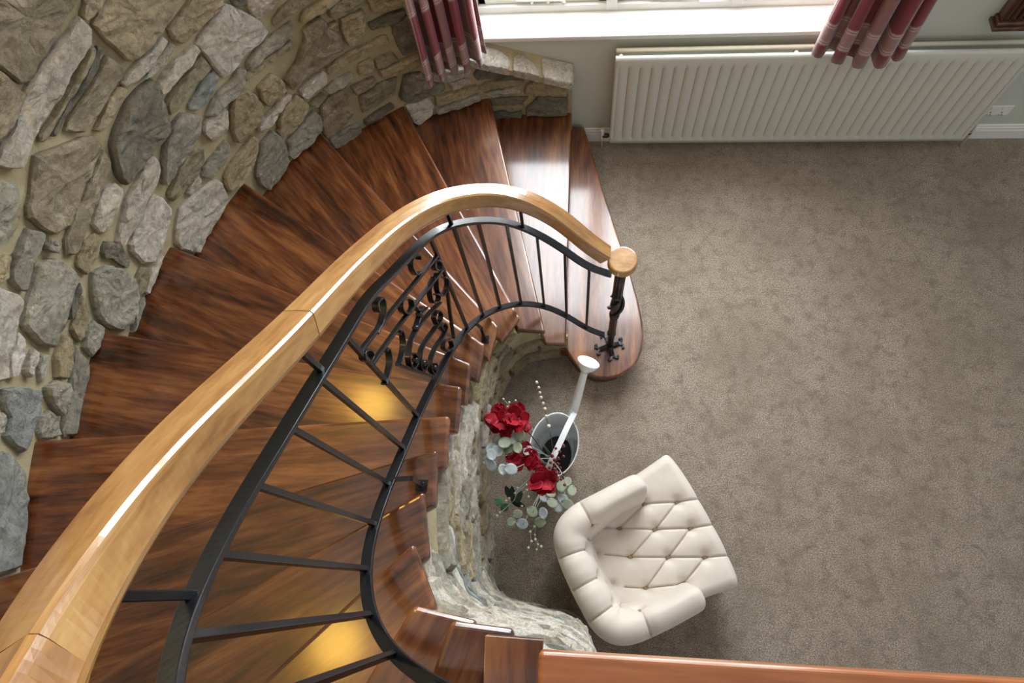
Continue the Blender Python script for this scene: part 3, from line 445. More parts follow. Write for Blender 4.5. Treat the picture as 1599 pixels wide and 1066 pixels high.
# ------------------------------------------------------------------ stone walls
WC = Curve(WALL, 6)
S_STEP = WC.nearest((-.70, 2.76))             # left of this the wall is tall, right of it a capped dwarf wall
def inward(s):
    t = WC.tan(s); return Vector((-t.y, t.x, 0))
_c = Vector((.1, .8, 0))
def win_pt(s, z, d):
    p = WC.at(s); n = inward(s)
    if (p+n-_c).length > (p-n-_c).length: n = -n
    q = p+n*d; return Vector((q.x, q.y, z))
def cap_b(x): return .899+(x+.587)*(.718-.899)/(.587-.066)      # top of the cap at the window wall
def cap_f(x): return cap_b(x)-.062                                # and at its front edge
def stone_blob(name, outline, place, h, mat, parent, seed, rough=.012, grow=0.0):
    """outline in wall coordinates (s, z), place(s, z, depth) -> world"""
    P = [Vector((a, b)) for a, b in outline]; L = sum((P[i]-P[i-1]).length for i in range(len(P)))
    step = max(.011, min(.026, L/30)); Q = []
    for i in range(len(P)):
        a, b2 = P[i], P[(i+1) % len(P)]; k = max(1, int((b2-a).length/step+.5))
        for j in range(k): Q.append(a.lerp(b2, j/k))
    n = len(Q); Q = [Q[i]*.86+(Q[i-1]+Q[(i+1) % n])*.07 for i in range(n)]
    c = sum(Q, Vector((0, 0)))/n; Q = [c+(q-c)*(1+grow/max(.02, (q-c).length)) for q in Q]
    rad = min(.6, max(.05, min((q-c).length for q in Q)))
    V = []; rings = [(1.0, -.035), (1.0, h*.55), (.94, h*.94), (.80, h), (.62, h), (.44, h), (.25, h)]
    for ri, (k, d) in enumerate(rings):
        for i, q in enumerate(Q):
            w = c+(q-c)*k if ri < 2 else c+(q-c)*(1-(1-k)*(min(1, .009/(.06*max(.012, (q-c).length))) if ri == 2 else 1))
            nz = mnoise.noise(Vector((w.x*8+seed, w.y*14, seed*.7)))*rough+mnoise.noise(Vector((w.x*26, w.y*40+seed, seed)))*rough*.8+mnoise.noise(Vector((w.x*60, w.y*80, seed)))*rough*.4
            jit = Vector((0, 0)) if ri != 1 else Vector((mnoise.noise(Vector((i*.9, seed, 1)))*.007, mnoise.noise(Vector((i*.9, seed, 7)))*.007))
            V.append(place(w.x+jit.x, w.y+jit.y, d+(nz if ri > 1 else 0)))
    V.append(place(c.x, c.y, h*1.05+mnoise.noise(Vector((c.x*9, c.y*9, seed)))*rough)); m = len(rings)
    F = [(r*n+i, r*n+(i+1) % n, (r+1)*n+(i+1) % n, (r+1)*n+i) for r in range(m-1) for i in range(n)]+[((m-1)*n+i, (m-1)*n+(i+1) % n, m*n) for i in range(n)]
    return mesh(name, V, F, mat, parent, smooth=False)
# mortar body of the curved wall, tall part
NB = 110; V = []; F = []
DM = -.018
for i in range(NB+1):
    s = S_STEP+(WC.L-S_STEP)*i/NB
    for d, z in ((DM, 0), (DM, 5.2), (DM-.25, 5.2), (DM-.25, 0)): V.append(win_pt(s, z, d))
F = [(i*4+j, i*4+(j+1) % 4, i*4+4+(j+1) % 4, i*4+4+j) for i in range(NB) for j in range(4)]+[(0, 1, 2, 3), (NB*4+3, NB*4+2, NB*4+1, NB*4)]
n0 = len(V)
for i in range(13):                           # dwarf wall at the foot of the stair, capped, against the window wall
    s = .0+S_STEP*i/12; x = WC.at(s).x; zt = cap_f(x)-.05
    a = win_pt(s, 0, DM)
    V += [Vector((a.x, a.y, 0)), Vector((a.x, a.y, zt)), Vector((a.x, YW, zt+.02)), Vector((a.x, YW, 0))]
F += [(n0+i*4+j, n0+i*4+(j+1) % 4, n0+i*4+4+(j+1) % 4, n0+i*4+4+j) for i in range(12) for j in range(4)]+[(n0, n0+1, n0+2, n0+3), (n0+51, n0+50, n0+49, n0+48)]
n1 = len(V)                                   # bedding slab of the sloping cap
for x in (-.72, -.072): V += [Vector((x, 2.786, cap_f(x)-.050)), Vector((x, 2.786, cap_f(x)-.012)), Vector((x, YW, cap_b(x)-.008)), Vector((x, YW, cap_b(x)-.075))]
F += [(n1+j, n1+(j+1) % 4, n1+4+(j+1) % 4, n1+4+j) for j in range(4)]+[(n1, n1+1, n1+2, n1+3), (n1+7, n1+6, n1+5, n1+4)]
wall_left = structure(mesh('wall_left', V, F, M_MORTAR), 'tall curved rubble stone wall behind the stair')
def place_outer(s, z, d): return win_pt(max(.001, min(WC.L-.001, s)), z, DM+d)
used = []
for i, (colr, poly) in enumerate(STONES):
    xs = [p[0] for p in poly]; zs = [p[1] for p in poly]; small = min(max(xs)-min(xs), max(zs)-min(zs))
    stone_blob('stone', poly, place_outer, .020+random.uniform(-.004, .012)+min(.012, small*.06), STONE[colr], wall_left, i*1.37, .012, .005)
    used.append((min(xs)-.010, max(xs)+.010, min(zs)-.010, max(zs)+.010, poly))
# courses that carry on outside the digitised area
COLS = ['brown', 'tan', 'sand', 'olive', 'pale', 'grey', 'grey', 'white', 'dark', 'blue']
def tread_z(s): return lerp(s, TS, [R*k for k in range(2, 16)])
# ------------------------------------------------------------------ stair geometry (plan)
IF = {2: (-.071, 1.266), 3: (-.178, 1.271), 4: (-.303, 1.283), 5: (-.389, 1.167), 6: (-.422, 1.012), 7: (-.449, .863), 8: (-.451, .712), 9: (-.454, .553), 10: (-.452, .398), 11: (-.444, .242), 12: (-.419, .087), 13: (-.364, -.058), 14: (-.246, -.076), 15: (-.153, -.087), 16: (-.050, -.092)}
IB = {2: (-.19, 1.265), 3: (-.324, 1.277), 4: (-.389, 1.14), 5: (-.421, .987), 6: (-.438, .831), 7: (-.451, .683), 8: (-.45, .529), 9: (-.447, .366), 10: (-.437, .218), 11: (-.408, .056), 12: (-.341, -.069), 13: (-.214, -.082), 14: (-.115, -.084), 15: (-.05, -.088)}
OUT = {2: (-.078, 2.86), 3: (-.58, 2.803), 4: (-1.063, 2.621), 5: (-1.448, 2.298), 6: (-1.716, 1.861), 7: (-1.909, 1.404), 8: (-1.999, .907), 9: (-2.0, .406), 10: (-1.767, -.044), 11: (-1.087, -.154), 12: (-.766, -.261), 13: (-.405, -.131), 14: (-.274, -.172), 15: (-.150, -.162), 16: (-.05, -.2)}
OS = {}
for k in range(3, 17):                         # where each nosing line meets the wall
    a = Vector(IF[k]); d = (Vector(OUT[k])-a).normalized(); best = None
    for i in range(len(WC.P)-1):
        p, q = WC.P[i].to_2d(), WC.P[i+1].to_2d(); e = q-p; det = d.x*(-e.y)+e.x*d.y
        if abs(det) < 1e-9: continue
        w = p-a; t = (w.x*(-e.y)+e.x*w.y)/det; u = (d.x*w.y-d.y*w.x)/det
        if -.001 <= u <= 1.001 and t > .2 and (best is None or t < best[0]): best = (t, WC.S[i]+u*e.length, a+d*t)
    OS[k] = best[1:] if best else (WC.L-.01, a+d*1.2)
TS = [.02]+[OS[k][0] for k in range(3, 16)]
def in_poly(x, y, P):
    c = False
    for (x0, y0), (x1, y1) in zip(P, P[1:]+P[:1]):
        if (y0 > y) != (y1 > y) and x < (x1-x0)*(y-y0)/(y1-y0)+x0: c = not c
    return c
def clear(box, g=.008):
    for u in used:
        if box[0] < u[1] and box[1] > u[0] and box[2] < u[3] and box[3] > u[2]:
            if len(u) == 4: return False
            for i in range(7):
                for j in range(6):
                    if in_poly(box[0]-g+(box[1]-box[0]+2*g)*i/6, box[2]-g+(box[3]-box[2]+2*g)*j/5, u[4]): return False
            if any(box[0]-g < p[0] < box[1]+g and box[2]-g < p[1] < box[3]+g for p in u[4]): return False
    return True
ci = 0
def fill_stone(box):
    global ci
    g = .007; x0, x1, a0, a1 = box[0]+g, box[1]-g, box[2]+g, box[3]-g; q = min(.018, (x1-x0)*.14, (a1-a0)*.2); j = lambda: random.uniform(-q, q)
    poly = [(x0+j(), a0+j()*.6), ((x0+x1)/2+j(), a0+j()*.5), (x1+j(), a0+j()*.6), (x1+j(), (a0+a1)/2), (x1+j()*1.6, a1+j()*.6), ((x0+x1)/2+j(), a1+j()*.5), (x0+j()*1.6, a1+j()*.6), (x0+j(), (a0+a1)/2)]
    stone_blob('stone', poly, place_outer, .022+random.uniform(-.006, .010), STONE[random.choice(COLS)], wall_left, 300+ci*1.9); ci += 1
    used.append(box)
for (w0, w1, h0, h1), tries in (((.24, .46, .12, .24), 1600), ((.15, .30, .08, .15), 2600), ((.09, .18, .05, .10), 3200), ((.06, .11, .04, .06), 2600)):
    for _ in range(tries):
        if ci > 185: break
        w, h = random.uniform(w0, w1), random.uniform(h0, h1); s = random.uniform(S_STEP+.01, WC.L-.55-w); z = random.uniform(.5, 2.95)
        if z < max(tread_z(s), tread_z(s+w))-.02: continue
        if clear((s, s+w, z, z+h)): fill_stone((s, s+w, z, z+h))
# capping stones of the dwarf wall
def place_cap(x, v, d):
    t = v/.11; return Vector((x, 2.776+.11*t, cap_f(x)+(cap_b(x)-cap_f(x))*t-.012+d))
for i, poly in enumerate(([(-.715, 0), (-.60, -.002), (-.437, .0), (-.432, .04), (-.44, .062), (-.47, .080), (-.56, .086), (-.66, .082), (-.715, .085)],
                          [(-.412, 0), (-.33, .002), (-.262, 0), (-.262, .028), (-.285, .055), (-.33, .078), (-.375, .090), (-.405, .075), (-.414, .04)],
                          [(-.238, 0), (-.15, .001), (-.068, 0), (-.064, .05), (-.066, .100), (-.16, .098), (-.252, .096), (-.246, .05)])):
    stone_blob('coping_stone', poly, place_cap, .016, STONE['white' if i != 1 else 'pale'], wall_left, 50+i*3.1, .004)
# inner wall under the tread ends
INN = [(-.060, 1.300), (-.205, 1.292), (-.312, 1.25), (-.393, 1.167), (-.443, 1.026), (-.468, .85), (-.474, .587), (-.464, .373), (-.446, .202), (-.419, .052), (-.361, -.050), (-.22, -.090), (-.048, -.110), (.037, -.147), (.074, -.223), (.08, -.33), (.08, -.55)]
IC = Curve(INN, 8)
def inner_pt(s, z, d):
    s = max(.001, min(IC.L-.001, s)); p = IC.at(s); t = IC.tan(s); n = Vector((-t.y, t.x, 0))
    q = p+n*d; return Vector((q.x, q.y, z))
ISK = [IC.nearest(IF[k]) for k in range(3, 17)]
def inner_top(s):
    k = 2
    for i, v in enumerate(ISK):
        if s >= v+.03: k = i+3
    return (R*k if k < 16 else 2.72)-.042
NI = 150; V = []; F = []
for i in range(NI+1):
    s = IC.L*i/NI; zt = inner_top(s)-.002
    for d, zz in ((-.03, 0), (-.03, zt), (-.045, zt), (-.045, 0)): V.append(inner_pt(s, zz, d))
F = [(i*4+j, i*4+(j+1) % 4, i*4+4+(j+1) % 4, i*4+4+j) for i in range(NI) for j in range(4)]+[(0, 1, 2, 3), (NI*4+3, NI*4+2, NI*4+1, NI*4)]
wall_inner = structure(mesh('wall_inner', V, F, M_MORTAR), 'curved rubble stone wall carrying the inner ends of the treads')
z = .012; ci = 0
while z < 2.62:
    h = random.uniform(.05, .125); s = random.uniform(.0, .06)
    while s < IC.L-.08:
        w = random.uniform(.16, .42); s0, s1 = s, min(IC.L, s+w); s += w
        zt = min(inner_top(s0+.02), inner_top(s1-.02), inner_top((s0+s1)/2)); a1 = min(z+h, zt)
        if a1-z < .035: continue
        g = .006; x0, x1, y0, y1 = s0+g, s1-g, z+g, a1-g; j = lambda: random.uniform(-.009, .009)
        poly = [(x0+j(), y0+j()*.5), ((x0+x1)/2+j(), y0+j()*.6), (x1+j(), y0+j()*.5), (x1+j(), y1-abs(j())), ((x0+x1)/2+j(), y1-abs(j())), (x0+j(), y1-abs(j()))]
        pal = ['sand', 'olive', 'tan', 'sand', 'pale'] if (s0+s1)/2 < .75 else (['tan', 'pale', 'sand', 'white', 'grey'] if (s0+s1)/2 < 1.45 else ['white', 'grey', 'blue', 'white', 'pale'])  # whiter, bluer palette beside the chair puts the light there into the stone colour
        stone_blob('stone', poly, lambda a, b2, d: inner_pt(a, b2, d-.03), .018+random.uniform(-.004, .022), STONE[random.choice(pal)], wall_inner, 700+ci*1.3, .014); ci += 1
    z += h

# ------------------------------------------------------------------ staircase
stair = thing('staircase', 'curved mahogany staircase winding up along the stone wall', 'staircase', (-.9, .9, 0))
TH = .038
def slab(name, poly, ztop, th, mat, parent, origin, ang, bev=.012):
    M = Matrix.Translation((origin[0], origin[1], ztop)) @ Matrix.Rotation(ang, 4, 'Z'); Mi = M.inverted()
    P = [Mi @ Vector((x, y, ztop)) for x, y in poly]; n = len(P)
    V = [(p.x, p.y, 0) for p in P]+[(p.x, p.y, -th) for p in P]
    F = [tuple(range(n)), tuple(range(2*n-1, n-1, -1))]+[(i, (i+1) % n, n+(i+1) % n, n+i) for i in range(n)]
    o = mesh(name, V, F, mat, parent, M=M)
    if bev:
        b = o.modifiers.new('bevel', 'BEVEL'); b.width = bev; b.segments = 4; b.limit_method = 'ANGLE'; b.angle_limit = .6; b.harden_normals = False
    return o
def shift(a, b2, dist):                        # move the line a-b sideways, uphill
    d = (Vector(b2)-Vector(a)).normalized(); n = Vector((d.y, -d.x)); return n*dist
for k in range(2, 16):
    a = Vector(IF[k]); o = OS[k][1].copy() if k > 2 else Vector(OUT[2])
    nxt = k+1; na = Vector(IF[nxt]); no = OS[nxt][1] if nxt < 17 else Vector(OUT[16])
    up = (na+no)/2-(a+o)/2; d = (no-na).normalized(); n = Vector((d.y, -d.x)); n = n if n.dot(up) > 0 else -n
    poly = [a, o]
    s0 = OS[k][0] if k > 2 else .03; s1 = OS[nxt][0]
    if k == 2: poly = [a, o, Vector((-.30, 2.862)), Vector((-.61, 2.86))]
    else:
        poly[1] = win_pt(s0, 0, -.06).to_2d()
        for j in range(1, 6): poly.append(win_pt(min(WC.L-.002, s0+(s1+.03-s0)*j/5), 0, -.06).to_2d())
    ib = Vector(IB[k])
    if k < 15: poly += [no+n*.03, na.lerp(no, .3)+n*.03]
    poly.append(ib)
    dd = o-a
    slab('tread', [tuple(p) for p in poly], R*k, TH, M_TREAD, stair, a, math.atan2(dd.y, dd.x))
    # riser below this nosing
    dn = dd.normalized(); nn = Vector((dn.y, -dn.x)); nn = nn if nn.dot(up) > 0 else -nn
    p0 = a+nn*.028+dn*.06; p1 = (poly[1] if k > 2 else Vector((o.x, 2.80)))+nn*.028; p2 = p1+nn*.02; p3 = p0+nn*.02
    slab('riser', [tuple(p0), tuple(p1), tuple(p2), tuple(p3)], R*k-TH, R-TH+.0 if k > 1 else R-TH, M_RISER, stair, a, math.atan2(dd.y, dd.x), 0)
t1 = [(-.115, 2.862), (.002, 2.862), (.055, 2.68), (.124, 2.403), (.215, 2.08), (.302, 1.777), (.345, 1.61), (.366, 1.488), (.374, 1.40), (.364, 1.309), (.340, 1.243), (.298, 1.190), (.24, 1.150), (.172, 1.131), (.105, 1.133), (.045, 1.154), (-.002, 1.195), (-.037, 1.241), (-.075, 1.292), (-.115, 1.30)]
tr = slab('tread', t1, R, TH, M_TREAD, stair, (0, 1.3), math.pi/2); tr['label'] = 'wide bullnose bottom step'
cx, cy = .08, 1.9
t1r = [(cx+(x-cx)*.93-.005, cy+(y-cy)*.965) for x, y in t1]
slab('riser', t1r, R-TH, R-TH, M_RISER, stair, (0, 1.3), math.pi/2, 0)
# landing
lz = 16*R
landing = structure(slab('landing_floor', [(-.05, -.092), (3.4, -.065), (3.4, -2.2), (-.05, -2.2)], lz, .05, M_LANDING, None, (-.05, -.092), .01, .008), 'polished mahogany landing edge along the bottom of the view')
slab('riser', [(-.045, -.12), (-.025, -.12), (-.025, -1.28), (-.045, -1.28)], lz-.05, R-.05, M_RISER, stair, (-.05, -.1), -1.57, 0)

# ------------------------------------------------------------------ railing
rail = thing('stair_railing', 'wooden handrail on a black wrought iron balustrade with scrollwork panel', 'railing', (.178, 1.32, R))
BK = [1.35, 1.75, 2.3, 2.95, 3.6, 4.35, 5, 5.7, 6.6, 7.3, 8, 9, 9.8, 10.5, 11.2, 12, 12.6, 13.2, 13.9, 14.9, 15.6]
BP = [(.140, 1.340), (.042, 1.348), (-.068, 1.385), (-.186, 1.392), (-.301, 1.357), (-.391, 1.276), (-.455, 1.186), (-.502, 1.076), (-.535, .92), (-.545, .796), (-.552, .68), (-.550, .527), (-.549, .389), (-.551, .26), (-.545, .134), (-.513, .015), (-.458, -.083), (-.37, -.151), (-.254, -.185), (-.12, -.20), (-.0, -.205)]
PF = catmull([(x, y, R*k+.08) for (x, y), k in zip(BP, BK)], 10)
for _ in range(3):
    PF = [PF[0]]+[sum((PF[max(0, min(len(PF)-1, j+d))]*w for d, w in ((-4, .12), (-2, .22), (0, .32), (2, .22), (4, .12))), Vector()) if 4 <= j <= len(PF)-5 else PF[j] for j in range(1, len(PF)-1)]+[PF[-1]]
def bxy(i):
    i = max(0, min(len(BP)-1.0001, i)); j = int(i*10); f = i*10-j; return PF[j].lerp(PF[j+1], f)
TB_I = [0.0]+[t[0] for t in TOPB]+[17.3, 18.5, 20]; TB_Z = [1.075]+[t[1] for t in TOPB]+[3.2, 3.36, 3.5]
def sm(I, Z, i):                              # smoothed height along the rail
    i0 = min(i, 2.0); k = max(.25, min(1.0, i/2))       # wide smoothing, tighter by the newel
    W_ = [(d*.25*k, math.exp(-(d*.25/1.0)**2)) for d in range(-8, 9)]
    return sum(lerp(i+d, I, Z)*w for d, w in W_)/sum(w for d, w in W_)
def top_pt(i): p = bxy(i); return Vector((p.x, p.y, sm(TB_I, TB_Z, i)))
PS = [0.0]
for a, b2 in zip(PF, PF[1:]): PS.append(PS[-1]+(b2-a).to_2d().length)
def rail_pt(i):                               # steady rise along the plan length
    p = bxy(i); s = lerp(max(0, i)*10, list(range(len(PS))), PS); c = [0.0602, -0.16864, 1.10979, 1.27353]
    return Vector((p.x, p.y, min(3.70, ((c[0]*s+c[1])*s+c[2])*s+c[3])))
flat = lambda w, h: [(-w/2, -h/2), (w/2, -h/2), (w/2, h/2), (-w/2, h/2)]
IEND = 19.6
seq = [i*.1 for i in range(0, int(IEND*10)+1)]
MB().sweep([bxy(i) for i in seq], flat(.030, .012)).build('bottom_bar', M_IRON, rail, bevel=.002)
MB().sweep([top_pt(i) for i in seq], flat(.034, .012)).build('top_bar', M_IRON, rail, bevel=.002)
for i in (1, 2, 3, 4, 5, 6, 7, 11, 12, 13, 14, 15, 16, 17, 18):
    a, b2 = bxy(i), top_pt(i); t = (bxy(i+.1)-bxy(i-.1)); ang = math.atan2(t.y, t.x)
    m = MB(); w = .0065; M = Matrix.Rotation(ang, 4, 'Z')
    V = [Vector((p.x, p.y, p.z))+(M @ Vector((sx*w, sy*w, 0))) for p in (a, b2) for sx, sy in ((-1, -1), (1, -1), (1, 1), (-1, 1))]
    m.add(V, [(0, 3, 2, 1), (4, 5, 6, 7), (0, 1, 5, 4), (1, 2, 6, 5), (2, 3, 7, 6), (3, 0, 4, 7)])
    m.build('baluster', M_IRON, rail, bevel=.0015)
for i in (3.45, 6.05, 11.85, 15.5, 19):        # short posts that carry the handrail
    a, b2 = top_pt(i), rail_pt(i)-Vector((0, 0, .05)); MB().sweep([a, b2], flat(.013, .013), up=(0, 1, 0)).build('rail_post', M_IRON, rail, bevel=.0015)
for i, q in ((6.55, Vector((.035, -.03, 0))), (12.9, Vector((.062, .008, 0)))):   # lugs that fix the bottom bar to the treads
    p = bxy(i); zt = R*math.floor((p.z-.03)/R) if i > 10 else R*5
    m = MB(); m.sweep([p, p+q*.5, p+q], flat(.014, .012)); m.sweep([p+q, Vector((p.x+q.x, p.y+q.y, zt))], flat(.014, .014), up=(0, 1, 0))
    m.box((p.x+q.x-.018, p.y+q.y-.018, zt), (p.x+q.x+.018, p.y+q.y+.018, zt+.006)); m.lathe([(.011, 0), (.011, .006), (.006, .012)], (p.x+q.x, p.y+q.y, zt+.005), 8)
    m.build('fixing_lug', M_IRON, rail)
# scrollwork panel
def sc_pt(q): p = bxy(q[0]); return Vector((p.x, p.y, q[1]))
for nm, pts in SCROLL.items():
    P = catmull([sc_pt(q) for q in pts], 6 if len(pts) > 3 else 4)
    bar = nm in ('bar1', 'bar2', 'base', 'fr')
    m = MB(); m.sweep(P, flat(.006, .020) if not bar else flat(.014, .010), up=(1, 0, 0) if not bar else (0, 0, 1))
    m.build('panel_bar' if bar else 'scroll', M_IRON, rail, bevel=.001)
for q in ((8.62, 1.77), (9.07, 1.779), (9.85, 1.72), (9.62, 1.60), (9.3, 1.43)):
    p = sc_pt(q); MB().lathe([(.004, -.012), (.012, -.006), (.012, .006), (.004, .012)], p, 10).build('boss', M_IRON, rail, smooth=True)
# handrail: three lengths with butt joints
hp = [(-.031, -.062), (.031, -.062), (.036, -.056), (.038, -.048), (.034, -.012), (.032, -.004), (.027, .001), (0, .002), (-.027, .001), (-.032, -.004), (-.034, -.012), (-.038, -.048), (-.036, -.056)]
hp = [(a, b2) for a, b2 in hp]
for i0, i1 in ((.15, 11.35), (11.37, 15.95), (15.97, 19.6)):
    n = int((i1-i0)*10); m = MB(); m.sweep([rail_pt(i0+(i1-i0)*j/n) for j in range(n+1)], hp)
    m.build('handrail', M_RAIL, rail, smooth=False, uv=True)
NX, NY = .178, 1.320
capo = MB(); capo.lathe([(.036, 1.202), (.054, 1.206), (.061, 1.214), (.064, 1.226), (.064, 1.256), (.062, 1.262), (.057, 1.2645), (.0, 1.265)], (NX, NY, 0), 56)
capo.U = [(v.x*3, v.y*3) for v in capo.V]
c = capo.build('handrail_cap', M_RAIL, rail, smooth=False, uv=True)
# newel post
nw = MB()
for j in range(8):
    a = 2*math.pi*j/8; nw.tube([(NX+.017*math.cos(a), NY+.017*math.sin(a), .90), (NX+.017*math.cos(a), NY+.017*math.sin(a), 1.205)], .009, 6)
nw.lathe([(.016, .90), (.016, 1.2)], (NX, NY, 0), 12)
nw.build('newel_shaft', M_IRON, rail, smooth=True)
nl = MB(); nl.lathe([(.019, .36), (.021, .40), (.021, .61), (.025, .63), (.019, .65)], (NX, NY, 0), 14)
nl.lathe([(.019, .18), (.019, .37), (.024, .385), (.024, .40), (.019, .41)], (NX, NY, 0), 14); nl.build('newel_base_shaft', M_IRON, rail, smooth=True)
kn = MB()
kn.lathe([(.018, .64), (.027, .655), (.027, .67), (.020, .68), (.024, .72), (.030, .77), (.027, .82), (.021, .87), (.027, .885), (.027, .90), (.018, .91)], (NX, NY, 0), 16); kn.build('newel_knop', M_IRON, rail, smooth=True)
for j in range(3):
    m = MB(); pts = []
    for t in range(13):
        u = t/12; a = j*2.09+u*3.0; rr = .026+.010*math.sin(u*math.pi); pts.append((NX+rr*math.cos(a), NY+rr*math.sin(a), .68+.19*u))
    m.tube(pts, .007, 6, scales=[.6+.6*math.sin(math.pi*t/12) for t in range(13)]); m.build('newel_leaf', M_IRON, rail, smooth=True)
for j in range(4):
    a = math.radians(18+90*j); ca, sa = math.cos(a), math.sin(a)
    def W(u, v, zz): return (NX+u*ca-v*sa, NY+u*sa+v*ca, R+zz)
    m = MB(); m.sweep([W(0, 0, .03), W(.03, 0, .02), W(.055, 0, .008), W(.07, 0, .006)], flat(.020, .012))
    for sg in (-1, 1): m.sweep(catmull([W(.052, 0, .007), W(.070, sg*.010, .008), W(.080, sg*.020, .009), W(.074, sg*.029, .010), W(.064, sg*.026, .010)], 4), flat(.011, .010))
    m.build('newel_foot', M_IRON, rail, bevel=.001)
# ------------------------------------------------------------------ radiator
rad = thing('radiator', 'long white ribbed panel radiator below the window', 'radiator', (1.27, 2.80, 0))
RX0, RX1, RZ0, RZ1, RY = .170, 2.372, .103, .846, 2.786
NR = 34; V = []; F = []; pitch = (RX1-RX0-.03)/NR; xs = [RX0]
for i in range(NR):
    for u in (0, .07, .15, .23, .31, .69, .77, .85, .93): xs.append(RX0+.015+pitch*(i+u))
xs += [RX1-.015, RX1]
zs = [RZ0, RZ0+.03, RZ0+.042, RZ0+.052, RZ0+.06, RZ1-.085, RZ1-.075, RZ1-.062, RZ1-.05, RZ1-.012, RZ1-.003, RZ1]
def rib(x):
    u = ((x-RX0-.015)/pitch) % 1
    return 0 if x <= RX0+.015 or x >= RX1-.015 else lerp(u, [0, .07, .15, .23, .31, .69, .77, .85, .93, 1], [1, .93, .6, .2, 0, 0, .2, .6, .93, 1])
fade = lerp
for zi, zz in enumerate(zs):
    f = lerp(zz, [zs[1], zs[4], zs[5], zs[8]], [0, 1, 1, 0]); back = .012 if zi == len(zs)-1 else (.003 if zi == len(zs)-2 else 0)
    for x in xs: V.append((x, RY+rib(x)*f*.014+back, zz))
nx = len(xs); F = [(j*nx+i, j*nx+i+1, (j+1)*nx+i+1, (j+1)*nx+i) for j in range(len(zs)-1) for i in range(nx-1)]
fp = mesh('front_panel', V, F, M_RAD, rad, smooth=True); so = fp.modifiers.new('solid', 'SOLIDIFY'); so.thickness = .012; so.offset = -1 
MB().box((RX0+.005, YW-.052, RZ0+.01), (RX1-.005, YW-.036, RZ1+.002)).build('back_panel', M_RAD, rad, bevel=.006, seg=3)
p = MB(); p.tube([(RX0+.004, YW-.044, RZ1+.0), (RX1+.10, YW-.044, RZ1+.0)], .014, 12); p.build('top_seam', M_PIPE, rad, smooth=True)
for x in (RX0+.03, RX0+.98, RX1-.03):
    MB().tube([(x, RY+.006, RZ1-.02), (x, YW-.044, RZ1-.02)], .014, 10).build('connector', M_RAD, rad, smooth=True)
for sx, x in ((-1, RX0), (1, RX1)):
    m = MB(); m.tube([(x, 2.815, RZ0+.03), (x+sx*.045, 2.815, RZ0+.03)], .010, 10); m.lathe([(.013, -.02), (.016, -.012), (.016, .012), (.013, .02)], (x+sx*.025, 2.815, RZ0+.03), 6, axis=(1, 0, 0)); m.build('valve_union', M_BLACKPL if sx < 0 else M_BRASS, rad)
    m = MB(); m.lathe([(.008, 0), (.008, RZ0-.02), (.012, RZ0-.015), (.012, RZ0+.035)], (x+sx*.048, 2.815, 0), 10); m.build('feed_pipe', M_PIPE, rad, smooth=True)
    m = MB(); m.lathe([(.011, RZ0+.03), (.014, RZ0+.04), (.014, RZ0+.085), (.010, RZ0+.092)], (x+sx*.048, 2.815, 0), 12); m.build('valve_cap', M_WHITE, rad, smooth=True)
# ------------------------------------------------------------------ socket and wooden wall piece
so = thing('wall_socket', 'white plastic double wall socket low on the wall beside the radiator', 'socket', (2.52, YW, .20))
MB().box((2.44, YW-.010, .215), (2.59, YW, .300)).build('plate', M_WHITE, so, bevel=.004)
for x in (2.465, 2.530):
    MB().box((x, YW-.013, .272), (x+.016, YW-.009, .290)).build('switch', M_WHITE, so, bevel=.001)
    for dx, dz, w, h in ((.014, .05, .006, .012), (.004, .032, .010, .005), (.022, .032, .010, .005)):
        MB().box((x+dx-.002, YW-.0105, .207+dz-.02), (x+dx-.002+w, YW-.0095, .207+dz-.02+h)).build('pin_hole', M_BLACKPL, so)
wp = thing('wooden_wall_case', 'dark carved wooden wall case with moulded foot above the radiator', 'wall case', (2.15, YW, .96))
MB().box((2.075, YW-.085, .962), (2.24, YW, .985)).build('foot_moulding', M_DARKWOOD, wp, bevel=.004)
MB().box((2.088, YW-.072, .985), (2.228, YW, 1.005)).build('plinth', M_DARKWOOD, wp, bevel=.005)
MB().box((2.10, YW-.055, 1.005), (2.215, YW, 1.75)).build('body', M_DARKWOOD, wp, bevel=.006)
for x in (2.112, 2.142, 2.173, 2.203): MB().tube([(x, YW-.056, 1.02), (x, YW-.056, 1.70)], .008, 8).build('reed', M_DARKWOOD, wp, smooth=True)
# ------------------------------------------------------------------ curtains
def curtain(label, pts, npl, amp, hem, ztop, flare, seed):
    c = thing('curtain', label, 'curtain', (pts[0][0], pts[0][1], hem), 'plaid curtains at the window')
    cv = Curve(pts, 8); nu = npl*12; nv = 44; V = []; U = []; arc = 0; prev = None
    for i in range(nu+1):
        u = i/nu
        for j in range(nv+1):
            zz = hem+(ztop-hem)*j/nv; k = 1+flare*max(0, 1-(zz-hem)/.35); s = cv.L*u; p = cv.at(min(cv.L-1e-4, s)); t = cv.tan(min(cv.L-1e-3, s)); n = Vector((t.y, -t.x, 0))
            ph = 2*math.pi*npl*u; f = math.sin(ph); f = math.copysign(abs(f)**.65, f)
            a = amp*(1+.25*math.sin(u*9+seed))*k
            q = p+n*a*f+t*(.014*math.sin(2*ph+seed+zz*1.3)); mid = cv.at(cv.L/2); q = mid+(q-mid)*(1+(k-1)*.35)
            if j == 0:
                if prev is not None: arc += (Vector((q.x, q.y, 0))-prev).length
                prev = Vector((q.x, q.y, 0))
            V.append((q.x, q.y, zz)); U.append((arc, zz))
    F = [(i*(nv+1)+j, (i+1)*(nv+1)+j, (i+1)*(nv+1)+j+1, i*(nv+1)+j+1) for i in range(nu) for j in range(nv)]
    o = mesh('cloth', V, F, M_PLAID, c, smooth=True, uv=U); s = o.modifiers.new('solid', 'SOLIDIFY'); s.thickness = .004; s.offset = 0
    return c
